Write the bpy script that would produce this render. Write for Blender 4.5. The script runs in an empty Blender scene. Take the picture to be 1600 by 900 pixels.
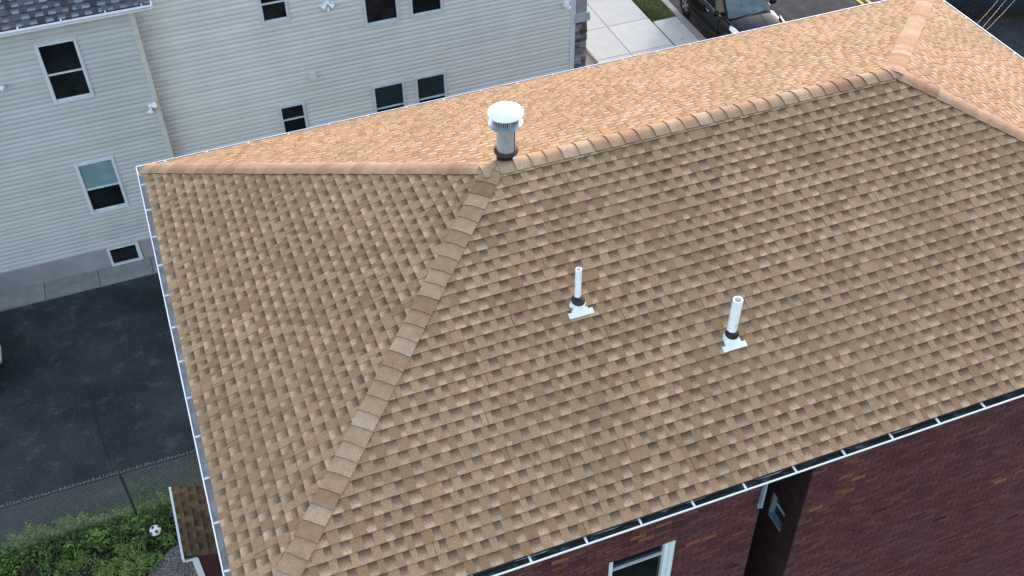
import bpy, bmesh, math, random
from mathutils import Vector, Matrix
random.seed(7)
SC = bpy.context.scene
COL = SC.collection
GZ = 8.4                       # eave height above the ground (ground is z = 0)
L, W, H, B1, B2 = 13.785, 8.192, 1.7395, 4.047, 4.0907   # brick house: eave rectangle, roof rise, hip insets

# ------------------------------------------------------------------ camera
CAM_POS = Vector((0.631, -5.801, 9.657 + GZ))
def cam_axes(yaw, pitch, roll):
    cy, sy, cp, sp, cr, sr = math.cos(yaw), math.sin(yaw), math.cos(pitch), math.sin(pitch), math.cos(roll), math.sin(roll)
    f = Vector((sy*cp, cy*cp, sp)); r0 = Vector((cy, -sy, 0)); u0 = r0.cross(f)
    return cr*r0 + sr*u0, -sr*r0 + cr*u0, f
CR, CU, CF = cam_axes(0.3505, -0.7582, -0.0194)
FPX = 1703.9
cam = bpy.data.cameras.new('camera'); cam_o = bpy.data.objects.new('camera', cam); COL.objects.link(cam_o)
cam.sensor_width = 36; cam.lens = 36*FPX/1600; cam.clip_start = 0.1; cam.clip_end = 3000
M3 = Matrix((CR, CU, -CF)).transposed()
cam_o.matrix_world = Matrix.Translation(CAM_POS) @ M3.to_4x4()
SC.camera = cam_o
def project(p):
    d = Vector(p) - CAM_POS; z = d.dot(CF)
    if z < .1: return None
    return 800 + FPX*d.dot(CR)/z, 450 - FPX*d.dot(CU)/z

def pix_ray(px, py): return (CR*(px-800)/FPX - CU*(py-450)/FPX + CF)

# ------------------------------------------------------------------ light
SUN_EL, SUN_AZ = math.radians(15.5), math.radians(46)
world = bpy.data.worlds.new('World'); SC.world = world; world.use_nodes = True
nt = world.node_tree; bg = nt.nodes['Background']
sky = nt.nodes.new('ShaderNodeTexSky'); sky.sky_type = 'NISHITA'; sky.sun_disc = False
sky.sun_elevation = SUN_EL; sky.sun_rotation = SUN_AZ; sky.altitude = 50; sky.air_density = 1.0; sky.dust_density = 1.2; sky.ozone_density = 1.0
hs = nt.nodes.new('ShaderNodeHueSaturation'); hs.inputs['Saturation'].default_value = .76     # thin high cloud: a paler sky
nt.links.new(sky.outputs[0], hs.inputs['Color']); nt.links.new(hs.outputs[0], bg.inputs[0]); bg.inputs[1].default_value = 0.15
sun = bpy.data.lights.new('sun', 'SUN'); sun.energy = .74; sun.angle = math.radians(11); sun.color = (1.0, .90, .94)
sun_o = bpy.data.objects.new('sun', sun); COL.objects.link(sun_o)
sd = Vector((math.sin(SUN_AZ)*math.cos(SUN_EL), math.cos(SUN_AZ)*math.cos(SUN_EL), math.sin(SUN_EL)))
sun_o.rotation_euler = (-sd).to_track_quat('-Z', 'Y').to_euler(); sun_o.location = sd*60
SC.view_settings.view_transform = 'Standard'; SC.view_settings.look = 'None'
SC.view_settings.gamma = 1; SC.view_settings.exposure = 2.0

# ------------------------------------------------------------------ materials
class Mat:
    def __init__(s, name, rough=.8, spec=.3, metallic=0):
        s.m = bpy.data.materials.new(name); s.m.use_nodes = True
        s.t = s.m.node_tree; s.b = s.t.nodes['Principled BSDF']
        s.b.inputs['Roughness'].default_value = rough
        s.b.inputs['Specular IOR Level'].default_value = spec
        s.b.inputs['Metallic'].default_value = metallic
        s.pos = None
    def n(s, typ, **kw):
        x = s.t.nodes.new(typ)
        for k, v in kw.items(): setattr(x, k, v)
        return x
    def l(s, a, b): s.t.links.new(a, b)
    def P(s):
        if s.pos is None: s.pos = s.n('ShaderNodeNewGeometry').outputs['Position']
        return s.pos
    def noise(s, scale, detail=4, rough=.6, stretch=None):
        x = s.n('ShaderNodeTexNoise'); x.inputs['Scale'].default_value = scale
        x.inputs['Detail'].default_value = detail; x.inputs['Roughness'].default_value = rough
        src = s.P()
        if stretch:
            mp = s.n('ShaderNodeMapping'); mp.inputs['Scale'].default_value = stretch; s.l(src, mp.inputs[0]); src = mp.outputs[0]
        s.l(src, x.inputs['Vector']); return x.outputs[0]
    def ramp(s, fac, stops, mode='LINEAR'):
        r = s.n('ShaderNodeValToRGB'); cr = r.color_ramp; cr.interpolation = mode
        while len(cr.elements) > 1: cr.elements.remove(cr.elements[-1])
        for i, (p, c) in enumerate(stops):
            e = cr.elements[0] if i == 0 else cr.elements.new(p)
            e.position = p; e.color = (*c, 1) if len(c) == 3 else c
        s.l(fac, r.inputs[0]); return r.outputs[0]
    def mix(s, fac, a, b, mode='MIX'):
        x = s.n('ShaderNodeMix', data_type='RGBA', blend_type=mode, clamp_factor=True)
        for v, i in ((fac, 0), (a, 6), (b, 7)):
            if isinstance(v, (int, float)): x.inputs[i].default_value = v
            elif isinstance(v, tuple): x.inputs[i].default_value = (*v, 1)
            else: s.l(v, x.inputs[i])
        return x.outputs[2]
    def math(s, op, a, b=0.0):
        x = s.n('ShaderNodeMath', operation=op)
        for v, i in ((a, 0), (b, 1)):
            if isinstance(v, (int, float)): x.inputs[i].default_value = v
            else: s.l(v, x.inputs[i])
        return x.outputs[0]
    def maprange(s, v, a, b, c, d):
        x = s.n('ShaderNodeMapRange'); s.l(v, x.inputs[0])
        for i, k in enumerate((a, b, c, d)): x.inputs[i+1].default_value = k
        return x.outputs[0]
    def tone(s):
        a = s.n('ShaderNodeAttribute', attribute_name='tone'); sp = s.n('ShaderNodeSeparateColor'); s.l(a.outputs['Color'], sp.inputs[0])
        return sp.outputs[0], sp.outputs[1], sp.outputs[2]
    def color(s, c):
        if isinstance(c, tuple): s.b.inputs['Base Color'].default_value = (*c, 1)
        else: s.l(c, s.b.inputs['Base Color'])
        return s
    def bump(s, h, strength=.3, dist=.01):
        b = s.n('ShaderNodeBump'); b.inputs['Strength'].default_value = strength; b.inputs['Distance'].default_value = dist
        s.l(h, b.inputs['Height']); s.l(b.outputs[0], s.b.inputs['Normal']); return s
    def grey(s, fac, lo, hi):            # value factor as colour multiplier
        v = s.maprange(fac, .34, .66, lo, hi); c = s.n('ShaderNodeCombineColor')
        for i in range(3): s.l(v, c.inputs[i])
        return c.outputs[0]

def plain(name, c, rough=.6, spec=.3, metallic=0, var=.12, scale=6, fine=90):
    m = Mat(name, rough, spec, metallic)
    col = m.mix(1.0, c, m.grey(m.noise(scale, 5), 1-var, 1+var), 'MULTIPLY')
    col = m.mix(1.0, col, m.grey(m.noise(fine, 2), 1-var*.5, 1+var*.5), 'MULTIPLY')
    m.color(col); return m.m

def shingle_mat(name, teeth, slot_top, slot_mid, slot_low, grain=.22):
    m = Mat(name, .95, .12)
    r, g, v = m.tone()
    tooth = m.ramp(r, teeth)
    wob = m.math('ADD', v, m.maprange(m.noise(60, 3), .3, .7, -.13, .13))
    slot = m.ramp(wob, [(0.0, slot_low), (.16, slot_low), (.50, slot_mid), (.80, slot_top)])
    slot = m.mix(1.0, slot, m.grey(r, .88, 1.12), 'MULTIPLY')
    col = m.mix(g, tooth, slot)
    col = m.mix(1.0, col, m.grey(m.noise(95, 4, .85), 1-grain*1.25, 1+grain*1.25), 'MULTIPLY')
    col = m.mix(1.0, col, m.grey(m.noise(55, 4, .75), .82, 1.18), 'MULTIPLY')
    col = m.mix(1.0, col, m.grey(m.noise(.9, 3, .5), .93, 1.07), 'MULTIPLY')
    # faint greyish/warm weathering in large patches
    col = m.mix(m.maprange(m.noise(.55, 5), .46, .66, 0, .30), col, (.275, .178, .105))
    m.color(col); m.bump(m.noise(210, 2, .7), .35, .003); return m.m

M = {}
M['shingle'] = shingle_mat('tan shingle granules',
    [(0, (.270, .158, .081)), (.3, (.318, .188, .100)), (.6, (.358, .216, .118)), (.9, (.397, .246, .138)), (1, (.38, .218, .118))],
    (.146, .087, .053), (.265, .162, .095), (.475, .308, .187))
def cap_mat():
    m = Mat('cap shingle granules', .95, .12)
    r, g, v = m.tone()
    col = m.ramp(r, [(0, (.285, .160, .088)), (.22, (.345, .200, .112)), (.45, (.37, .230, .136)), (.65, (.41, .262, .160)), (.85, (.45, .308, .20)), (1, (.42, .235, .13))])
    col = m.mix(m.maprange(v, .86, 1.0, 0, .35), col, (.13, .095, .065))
    col = m.mix(1.0, col, m.grey(m.noise(130, 3, .8), .8, 1.2), 'MULTIPLY')
    col = m.mix(1.0, m.mix(1.0, col, m.grey(m.noise(9, 3, .6), .9, 1.1), 'MULTIPLY'), m.grey(m.noise(55, 4, .75), .82, 1.18), 'MULTIPLY')
    m.color(col); m.bump(m.noise(210, 2, .7), .35, .003); return m.m
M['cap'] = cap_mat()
M['edge'] = plain('cut asphalt shingle edge', (.07, .046, .031), .9, .2)
M['deck'] = plain('roof underlayment', (.045, .036, .028), .95, .1)
M['porch_shingle'] = shingle_mat('brown porch shingle granules',
    [(0, (.12, .072, .038)), (.5, (.19, .118, .06)), (1, (.27, .175, .09))], (.07, .045, .027), (.12, .075, .042), (.21, .14, .08))
M['slate'] = shingle_mat('dark blue grey shingle granules',
    [(0, (.036, .040, .052)), (.5, (.055, .061, .076)), (1, (.08, .088, .105))], (.034, .038, .048), (.085, .093, .11), (.20, .215, .24))
M['white'] = plain('white painted aluminium', (.78, .79, .80), .45, .4, var=.05)
M['hanger'] = plain('white hanger strap', (.72, .73, .74), .5, .4)
M['gutter_in'] = plain('gutter interior grey', (.46, .45, .43), .5, .4, var=.25, scale=5)
def debris_mat():
    m = Mat('wet black gutter sludge', .55, .4)
    n = m.noise(14, 6, .7, (.35, 1, 1))
    m.color(m.ramp(n, [(.3, (.012, .014, .015)), (.56, (.03, .034, .034)), (.63, (.10, .11, .11)), (.70, (.24, .25, .24))])); return m.m
M['debris'] = debris_mat()
M['soffit'] = plain('white soffit', (.6, .6, .6), .6)
def brick_mat():
    m = Mat('dark maroon brick', .85, .25)
    r, g, v = m.tone()
    c = m.ramp(r, [(0, (.064, .020, .022)), (.35, (.084, .026, .027)), (.7, (.10, .031, .032)), (1, (.12, .044, .042))])
    sp = m.ramp(r, [(0, (.10, .032, .020)), (.6, (.17, .058, .032)), (1, (.22, .095, .058))])
    c = m.mix(g, c, sp)
    c = m.mix(v, c, (.016, .010, .010))          # shade of the light shaft, painted into its brick colour
    c = m.mix(1.0, c, m.grey(m.noise(28, 4, .7), .72, 1.3), 'MULTIPLY')
    c = m.mix(m.maprange(m.noise(1.1, 5, .6), .5, .78, 0, .5), c, (.066, .045, .054))
    m.color(c); m.bump(m.noise(60, 4, .7), .6, .01); return m.m
M['brick'] = brick_mat()
M['mortar'] = plain('dark mortar', (.040, .020, .022), .95, .1, var=.3, scale=20)
def siding_mat(name, base):
    m = Mat(name, .5, .35)
    r, g, v = m.tone()
    c = m.mix(1.0, base, m.grey(r, .96, 1.04), 'MULTIPLY')
    c = m.mix(1.0, c, m.grey(m.noise(1.2, 4, .6, (1, 1, .5)), .95, 1.05), 'MULTIPLY')
    c = m.mix(1.0, c, m.grey(m.noise(30, 3, .6, (.25, 1, 3)), .97, 1.03), 'MULTIPLY')
    m.color(c); return m.m
M['siding'] = siding_mat('pale grey vinyl siding', (.46, .465, .45)); M['siding_light'] = siding_mat('light beige vinyl siding', (.65, .625, .575))
M['trim'] = plain('beige corner trim', (.56, .53, .47), .5, .35, var=.06)
M['frame'] = plain('white vinyl window frame', (.60, .62, .64), .4, .4, var=.05)
M['shaft_frame'] = plain('blue grey painted frame', (.20, .25, .30), .5, .4)
M['jamb'] = plain('pale aluminium jamb', (.70, .75, .77), .4, .4, var=.06)
def glass(name, c, rough=.06, n2=None):
    m = Mat(name, rough, .5)
    m.color(m.mix(m.maprange(m.noise(2.2, 3), .45, .65, 0, 1), c, n2 or tuple(x*1.8 for x in c))); m.bump(m.noise(3.0, 2), .10, .02); return m.m
M['pane'] = glass('dark window glass', (.006, .008, .010))
M['pane_green'] = glass('dark green shaded glass', (.022, .034, .034), .1, (.03, .042, .042))
M['pane_teal'] = glass('teal curtain behind glass', (.17, .28, .28), .25, (.22, .34, .33))
def blind_glass():
    m = Mat('glass with blinds behind', .07, .5)
    sx = m.n('ShaderNodeSeparateXYZ'); m.l(m.P(), sx.inputs[0])
    st = m.math('SINE', m.math('MULTIPLY', sx.outputs[2], 100.0))
    c = m.mix(m.maprange(st, -.2, .8, 0, 1), (.010, .012, .015), (.030, .032, .036))
    c = m.mix(m.maprange(m.noise(2.5, 3), .4, .6, .2, 1), (.006, .008, .010), c); m.color(c)
    m.bump(m.noise(2.5, 2), .12, .02); return m.m
M['pane_blind'] = blind_glass()
M['blind'] = plain('grey blind slat', (.05, .055, .06), .6)
M['foundation'] = plain('grey painted foundation', (.30, .285, .29), .85, .2, var=.1, scale=3)
def concrete_mat(name, a, b, scale=3):
    m = Mat(name, .85, .2); r, g, v = m.tone()
    c = m.ramp(m.noise(scale, 7, .65), [(.3, a), (.7, b)])
    c = m.mix(1.0, c, m.grey(r, .95, 1.05), 'MULTIPLY')
    c = m.mix(1.0, c, m.grey(m.noise(120, 3, .7), .93, 1.07), 'MULTIPLY')
    c = m.mix(m.maprange(m.noise(.9, 6, .7), .58, .8, 0, .35), c, tuple(x*.72 for x in a))
    m.color(c); m.bump(m.noise(150, 3), .2, .004); return m.m
M['walk'] = concrete_mat('pale concrete', (.40, .40, .385), (.46, .46, .44))
M['strip'] = concrete_mat('mossy concrete', (.20, .21, .185), (.29, .295, .27), 5)
M['kerb'] = concrete_mat('grey kerb stone', (.24, .225, .225), (.33, .31, .31), 6)
def asphalt_mat(name, a, b, streak=None, green=False):
    m = Mat(name, .85, .12)
    c = m.ramp(m.noise(.6, 8, .68), [(.38, a), (.62, b)])
    if streak: c = m.mix(m.maprange(m.noise(1.1, 5, .65, streak), .48, .62, 0, .6), c, tuple(x*1.7 for x in b))
    lite = tuple(x*2.3 for x in b)
    c = m.mix(m.maprange(m.noise(1.9, 8, .72, (1, 1.25, 1)), .54, .68, 0, .55), c, lite)            # dusty scuffs
    c = m.mix(m.maprange(m.noise(5.5, 6, .75, (.85, 1.1, 1)), .63, .70, 0, .7), c, lite)             # small worn spots
    c = m.mix(m.maprange(m.noise(.45, 3, .5), .55, .68, 0, .6), c, tuple(x*.55 for x in a))        # oil darkened areas
    c = m.mix(1.0, c, m.grey(m.noise(30, 5, .85), .55, 1.55), 'MULTIPLY')
    c = m.mix(m.maprange(m.noise(75, 2, .6), .66, .72, 0, .8), c, tuple(x*4 for x in b))           # pale aggregate
    m.color(c); m.bump(m.noise(90, 3, .8), .5, .008); return m.m
M['drive'] = asphalt_mat('driveway asphalt', (.025, .028, .032), (.043, .048, .051))
M['road'] = asphalt_mat('street asphalt', (.015, .017, .021), (.025, .028, .033), (1.6, .12, 1))
M['yellow'] = plain('yellow road paint', (.62, .40, .05), .8, .2, var=.2, scale=20)
def soil_mat():
    m = Mat('damp soil', .95, .1)
    c = m.ramp(m.noise(5, 7, .7), [(.3, (.016, .013, .009)), (.55, (.04, .033, .022)), (.75, (.085, .07, .05))])
    c = m.mix(m.maprange(m.noise(1.4, 5), .42, .62, 0, .75), c, (.022, .032, .012))
    m.color(c); m.bump(m.noise(30, 5), .8, .03); return m.m
M['soil'] = soil_mat()
def gravel_mat():
    m = Mat('grey gravel', .95, .1); r, g, v = m.tone()
    c = m.ramp(r, [(0, (.11, .098, .086)), (.5, (.22, .197, .175)), (1, (.38, .345, .31))]); m.color(c); return m.m
M['gravel'] = gravel_mat()
def leaf_mat(name, stops):
    m = Mat(name, .7, .3); r, g, v = m.tone()
    m.color(m.ramp(r, stops)); m.b.inputs['Subsurface Weight'].default_value = 0
    return m.m
M['leaf'] = leaf_mat('weed leaf', [(0, (.020, .042, .010)), (.3, (.055, .105, .022)), (.6, (.115, .195, .038)), (.88, (.19, .30, .055)), (1, (.28, .25, .10))])
M['grass'] = leaf_mat('lawn grass', [(0, (.06, .11, .025)), (.5, (.11, .18, .042)), (.85, (.17, .22, .06)), (1, (.27, .22, .12))])
M['galv'] = plain('galvanised steel', (.36, .37, .37), .5, .5, .6, var=.15, scale=20)
M['post'] = plain('dark rusty fence post', (.035, .036, .034), .7, .3)
M['pvc'] = plain('white pvc pipe', (.80, .82, .82), .35, .4, var=.07, scale=9)
M['rubber'] = plain('black rubber collar', (.010, .011, .014), .5, .4)
M['flash'] = plain('white painted flashing', (.80, .81, .81), .4, .4, var=.05)
M['vent_metal'] = plain('galvanised vent metal', (.46, .50, .54), .28, .5, .6, var=.12, scale=9)
M['vent_white'] = plain('white enamel cap', (.82, .84, .84), .35, .4, var=.03)
M['vent_dark'] = plain('dark vent gap', (.015, .016, .02), .6)
M['rust'] = plain('rusty storm collar', (.062, .034, .027), .8, .3, .2, var=.5, scale=30)
M['black_paint'] = plain('black car paint', (.004, .005, .007), .10, .2, var=.05)
M['navy_paint'] = plain('dark blue car paint', (.020, .028, .042), .12, .6, var=.05)
M['car_glass'] = glass('windscreen glass', (.05, .085, .088), .03, (.11, .15, .15)); M['car_glass'].node_tree.nodes['Principled BSDF'].inputs['Coat Weight'].default_value = .8
M['black_plastic'] = plain('black plastic', (.012, .012, .013), .6)
M['tyre'] = plain('tyre rubber', (.012, .012, .012), .85)
M['alloy'] = plain('silver alloy wheel', (.42, .43, .45), .3, .5, .7)
M['dark_alloy'] = plain('dark alloy wheel', (.05, .052, .056), .4, .5, .6)
M['chrome'] = plain('bright chrome', (.75, .76, .78), .12, .6, .9, var=.02)
M['headlight'] = plain('clear headlight', (.80, .82, .84), .1, .6, var=.03)
M['red_lamp'] = plain('red tail lamp', (.22, .01, .01), .15, .5)
M['maroon'] = plain('maroon porch panel', (.066, .022, .027), .6, .3, var=.12)
M['stucco'] = plain('lavender grey stucco', (.29, .265, .275), .9, .1)
M['capstone'] = concrete_mat('pale cap stone', (.34, .36, .37), (.42, .44, .45), 6)
def stone_mat():
    m = Mat('ledge stone', .9, .2); r, g, v = m.tone()
    c = m.ramp(r, [(0, (.07, .062, .07)), (.3, (.13, .115, .12)), (.6, (.20, .175, .17)), (.85, (.27, .25, .24)), (1, (.36, .36, .37))])
    c = m.mix(1.0, c, m.grey(m.noise(22, 5, .7), .65, 1.35), 'MULTIPLY')
    m.color(c); m.bump(m.noise(40, 5, .7), .8, .02); return m.m
M['stone'] = stone_mat()
M['ball_white'] = plain('white ball leather', (.72, .73, .73), .5, .3)
M['ball_black'] = plain('black ball leather', (.02, .02, .024), .5, .3)
M['wire'] = plain('grey insulated wire', (.10, .10, .095), .7)
M['cable'] = plain('brown cable', (.20, .12, .08), .7)
M['bulb'] = plain('frosted floodlight', (.78, .80, .82), .3, .4, var=.03)

# ------------------------------------------------------------------ mesh helpers
class MB:
    def __init__(s): s.v = []; s.f = []; s.mi = []; s.t = []
    def face(s, pts, mi=0, tones=None):
        b = len(s.v); s.v.extend([tuple(p) for p in pts]); s.f.append(tuple(range(b, b+len(pts)))); s.mi.append(mi)
        if tones is None: tones = [(0.5, 0, .5)]*len(pts)
        elif isinstance(tones, tuple): tones = [tones]*len(pts)
        s.t.extend(tones)
    def hull8(s, c, mi=0, tone=None, skip=()):   # c: 8 corners, bottom 0-3 ccw, top 4-7
        for k, q in enumerate(((3, 2, 1, 0), (4, 5, 6, 7), (0, 1, 5, 4), (1, 2, 6, 5), (2, 3, 7, 6), (3, 0, 4, 7))):
            if k not in skip: s.face([c[i] for i in q], mi, tone)
        return s
    def box(s, x0, x1, y0, y1, z0, z1, mi=0, tone=None, skip=()):
        s.hull8([(x0, y0, z0), (x1, y0, z0), (x1, y1, z0), (x0, y1, z0), (x0, y0, z1), (x1, y0, z1), (x1, y1, z1), (x0, y1, z1)], mi, tone, skip); return s
    def obox(s, p, ax, ay, az, mi=0, tone=None):   # centre p, half-axis vectors
        p, ax, ay, az = map(Vector, (p, ax, ay, az))
        s.hull8([p-ax-ay-az, p+ax-ay-az, p+ax+ay-az, p-ax+ay-az, p-ax-ay+az, p+ax-ay+az, p+ax+ay+az, p-ax+ay+az], mi, tone); return s
    def bar(s, a, b, w, h=None, mi=0, up=(0, 0, 1), tone=None):
        a, b = Vector(a), Vector(b); d = (b-a); ln = d.length; d = d/ln; h = h or w
        x = d.cross(Vector(up))
        if x.length < 1e-4: x = d.cross(Vector((1, 0, 0)))
        x.normalize(); y = x.cross(d)
        return s.obox((a+b)/2, d*ln/2, x*w/2, y*h/2, mi, tone)
    def ring(s, c, ax, r, n, ref=None):
        ax = Vector(ax).normalized(); x = ax.cross(Vector(ref or ((0, 0, 1) if abs(ax.z) < .9 else (1, 0, 0)))).normalized(); y = ax.cross(x)
        return [Vector(c) + x*r*math.cos(2*math.pi*i/n) + y*r*math.sin(2*math.pi*i/n) for i in range(n)]
    def loft(s, rings, mi=0, caps=(True, True), tone=None):
        n = len(rings[0])
        for a, b in zip(rings, rings[1:]):
            for i in range(n):
                j = (i+1) % n; s.face([a[i], a[j], b[j], b[i]], mi, tone)
        if caps[0]: s.face(list(reversed(rings[0])), mi, tone)
        if caps[1]: s.face(rings[-1], mi, tone)
        return s
    def lathe(s, c, ax, prof, n=24, mi=0, caps=(True, True)):   # prof: (radius, distance along ax)
        ax = Vector(ax).normalized(); c = Vector(c)
        return s.loft([s.ring(c+ax*d, ax, max(r, 1e-4), n) for r, d in prof], mi, caps)
    def tube(s, pts, r, n=8, mi=0):
        pts = [Vector(p) for p in pts]; rings = []
        for i, p in enumerate(pts):
            d = (pts[min(i+1, len(pts)-1)]-pts[max(i-1, 0)]); rings.append(s.ring(p, d, r, n))
        return s.loft(rings, mi)
    def build(s, name, mats, parent=None, smooth=False, off=None, weld=False, angle=35):
        me = bpy.data.meshes.new(name)
        o = Vector(off) if off is not None else (root_off(parent) if parent else Vector((0, 0, 0)))
        me.from_pydata([(p[0]-o.x, p[1]-o.y, p[2]-o.z) for p in s.v], [], s.f)
        for m in (mats if isinstance(mats, (list, tuple)) else [mats]): me.materials.append(M[m])
        me.polygons.foreach_set('material_index', s.mi)
        ca = me.color_attributes.new(name='tone', type='FLOAT_COLOR', domain='CORNER')
        flat = []
        for t in s.t: flat.extend((t[0], t[1], t[2], 1.0))
        ca.data.foreach_set('color', flat)
        if smooth or weld:
            bm = bmesh.new(); bm.from_mesh(me); bmesh.ops.remove_doubles(bm, verts=bm.verts, dist=1e-5)
            if smooth:
                for f in bm.faces: f.smooth = True
                a = math.radians(angle)
                for e in bm.edges:
                    if len(e.link_faces) != 2 or e.calc_face_angle(0) > a: e.smooth = False
            bm.to_mesh(me); bm.free()
        me.update()
        ob = bpy.data.objects.new(name, me); COL.objects.link(ob)
        if parent is not None: ob.parent = parent
        elif off is not None: ob.location = off
        return ob
def root_off(o):
    while o.parent is not None: o = o.parent
    return o.location.copy()
def thing(name, label, cat, loc, group=None):
    o = bpy.data.objects.new(name, None); COL.objects.link(o); o.location = loc; o.empty_display_size = .2
    o['label'] = label; o['category'] = cat
    if group: o['group'] = group
    return o
def tag(o, label=None, cat=None, group=None, kind=None):
    if label: o['label'] = label
    if cat: o['category'] = cat
    if group: o['group'] = group
    if kind: o['kind'] = kind
    return o
def struct(o): o['kind'] = 'structure'; return o
def clip(poly, a, b, c):              # keep a*u+b*v+c >= 0
    out = []
    for i in range(len(poly)):
        p, q = poly[i], poly[(i+1) % len(poly)]
        dp, dq = a*p[0]+b*p[1]+c, a*q[0]+b*q[1]+c
        if dp >= 0: out.append(p)
        if (dp >= 0) != (dq >= 0):
            t = dp/(dp-dq); out.append((p[0]+(q[0]-p[0])*t, p[1]+(q[1]-p[1])*t))
    return out
def halfplanes(poly):                 # convex ccw polygon -> half-planes
    hp = []
    for i in range(len(poly)):
        (x0, y0), (x1, y1) = poly[i], poly[(i+1) % len(poly)]
        n = math.hypot(x1-x0, y1-y0); a, b = -(y1-y0)/n, (x1-x0)/n
        hp.append((a, b, -(a*x0+b*y0)))
    return hp
def shingle_pieces(o, ud, vd, poly, expo=.143, th=.0165, tl=.0125, wmin=.062, wmax=.150, u_rng=None, inset=.05):
    """Laminated shingles on a slope: one piece per tab / slot, wedge shaped. Returns list of (top points, base points, tones, area px)."""
    o, ud, vd = Vector(o), Vector(ud), Vector(vd); n = ud.cross(vd).normalized()
    hps = halfplanes(poly); S = max(p[1] for p in poly); umin = min(p[0] for p in poly); umax = max(p[0] for p in poly)
    res = []
    k = 0
    while k*expo < S:
        v0, v1 = k*expo, (k+1)*expo
        u = umin - random.random()*.3; slot = random.random() < .5
        wig = 0
        while u < umax:
            w = random.triangular(wmin, wmax)
            if random.random() < .05: w *= .55
            if slot: w *= 1.0
            kinds = [(u, u+w, 1 if slot else 0)]
            if not slot and w > .115 and random.random() < .12:
                m_ = random.uniform(.4, .6)*w; kinds = [(u, u+m_-.0025, 0), (u+m_+.0025, u+w, 0)]
            for (a, b, sl) in kinds:
                dv = random.uniform(-.003, .003)
                vlow = v0 + (0.0 if sl else dv - .002)
                if k == 0: vlow = v0
                pl = [(a, vlow), (b, vlow), (b, v1+.012), (a, v1+.012)]
                for hp in hps[1:]:                       # hp 0 is the eave
                    pl = clip(pl, hp[0], hp[1], hp[2]-inset)
                    if len(pl) < 3: break
                if len(pl) < 3: continue
                t0 = (tl if sl else th)+random.uniform(-.001, .0012); r = random.random(); r = min(1, max(0, r))
                top, base, tones = [], [], []
                for (pu, pv) in pl:
                    vv = (pv-v0)/expo; hgt = .0015 + t0*max(0.0, 1-.80*vv)
                    q = o + ud*pu + vd*pv
                    top.append(q+n*hgt); base.append(q-n*.004); tones.append((r, float(sl), min(1, max(0, vv))))
                res.append((top, base, tones))
            u += w
            if slot: slot = False
            else: slot = random.random() < .95
        k += 1
    return res
def px_area(pts):
    c = sum(pts, Vector((0, 0, 0)))/len(pts); q = project(c)
    if q is None or not (-20 < q[0] < 1620 and -20 < q[1] < 920): return 0
    pp = [project(p) for p in pts]
    if any(p is None for p in pp): return 0
    a = 0
    for i in range(len(pp)):
        x0, y0 = pp[i]; x1, y1 = pp[(i+1) % len(pp)]; a += x0*y1-x1*y0
    return -a/2                       # positive when facing the camera
def add_piece(mb, pc):
    top, base, tones = pc
    mb.face(top, 0, tones); n = len(top)
    for i in range(n):
        j = (i+1) % n; mb.face([base[i], base[j], top[j], top[i]], 1)
def emit_pieces(pcs, name, mats, parent, limit=300, stuff='shingle_field'):
    pcs = sorted(pcs, key=lambda p: -px_area(p[0]))
    for pc in pcs[:limit]:
        mb = MB(); add_piece(mb, pc); mb.build(name, mats, parent)
    if len(pcs) > limit:
        mb = MB()
        for pc in pcs[limit:]: add_piece(mb, pc)
        o = mb.build(stuff, mats, parent); o['kind'] = 'stuff'

# ------------------------------------------------------------------ the setting: ground
def sheet(name, x0, x1, y0, y1, z, mat, hole=None):
    mb = MB(); mb.face([(x0, y0, z), (x1, y0, z), (x1, y1, z), (x0, y1, z)]); return struct(mb.build(name, mat))
sheet('ground', -400, 400, -400, 400, 0, 'soil')
sheet('driveway', -14, 12.6, 8.72, 15.83, .006, 'drive')
sheet('road', 16.86, 28.9, -150, 150, .004, 'road')
sheet('parking_lot', 29.1, 60, -40, 60, .005, 'road')
for x in (22.68, 22.95):
    mb = MB(); mb.face([(x, -150, .009), (x+.12, -150, .009), (x+.12, 150, .009), (x, 150, .009)]); struct(mb.build('road_marking', 'yellow'))

# sidewalk: individual slabs
side = struct(MB().box(13.16, 15.78, -30, 60, .004, .02).build('sidewalk', 'kerb'))
def slab(mb, x0, x1, y0, y1, z0, z1, g=.006, b=.012):
    t = (random.random(), 0, 0)
    c = [(x0+g, y0+g, z0), (x1-g, y0+g, z0), (x1-g, y1-g, z0), (x0+g, y1-g, z0)]
    m_ = [(x0+g, y0+g, z1-b), (x1-g, y0+g, z1-b), (x1-g, y1-g, z1-b), (x0+g, y1-g, z1-b)]
    q = [(x0+g+b, y0+g+b, z1), (x1-g-b, y0+g+b, z1), (x1-g-b, y1-g-b, z1), (x0+g+b, y1-g-b, z1)]
    mb.loft([c, m_, q], 0, (False, True), t)
y = 10.2
while y < 36:
    for (x0, x1) in ((13.16, 14.30), (14.30, 15.76)):
        mb = MB(); slab(mb, x0, x1, y, y+1.72, .02, .10); mb.build('sidewalk_slab', 'walk', side, off=(0, 0, 0))
    y += 1.72
pad = struct(MB().box(15.80, 16.62, 15, 21.98, .004, .098).build('concrete_pad', 'walk'))
mb = MB(); mb.box(16.10, 16.22, 20.62, 20.68, .098, .102); mb.build('metal_plate', 'kerb', pad, off=(0, 0, 0))
struct(MB().box(15.80, 16.62, 22.0, 60, .004, .07).build('verge', 'soil'))
kerb = struct(MB().box(16.64, 16.86, -60, 90, -.02, .05).build('kerb', 'kerb'))
y = 12.0
while y < 30:
    mb = MB(); slab(mb, 16.64, 16.86, y, y+2.4, .03, .12, .004, .015); mb.build('kerb_stone', 'kerb', kerb, off=(0, 0, 0)); y += 2.4
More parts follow.
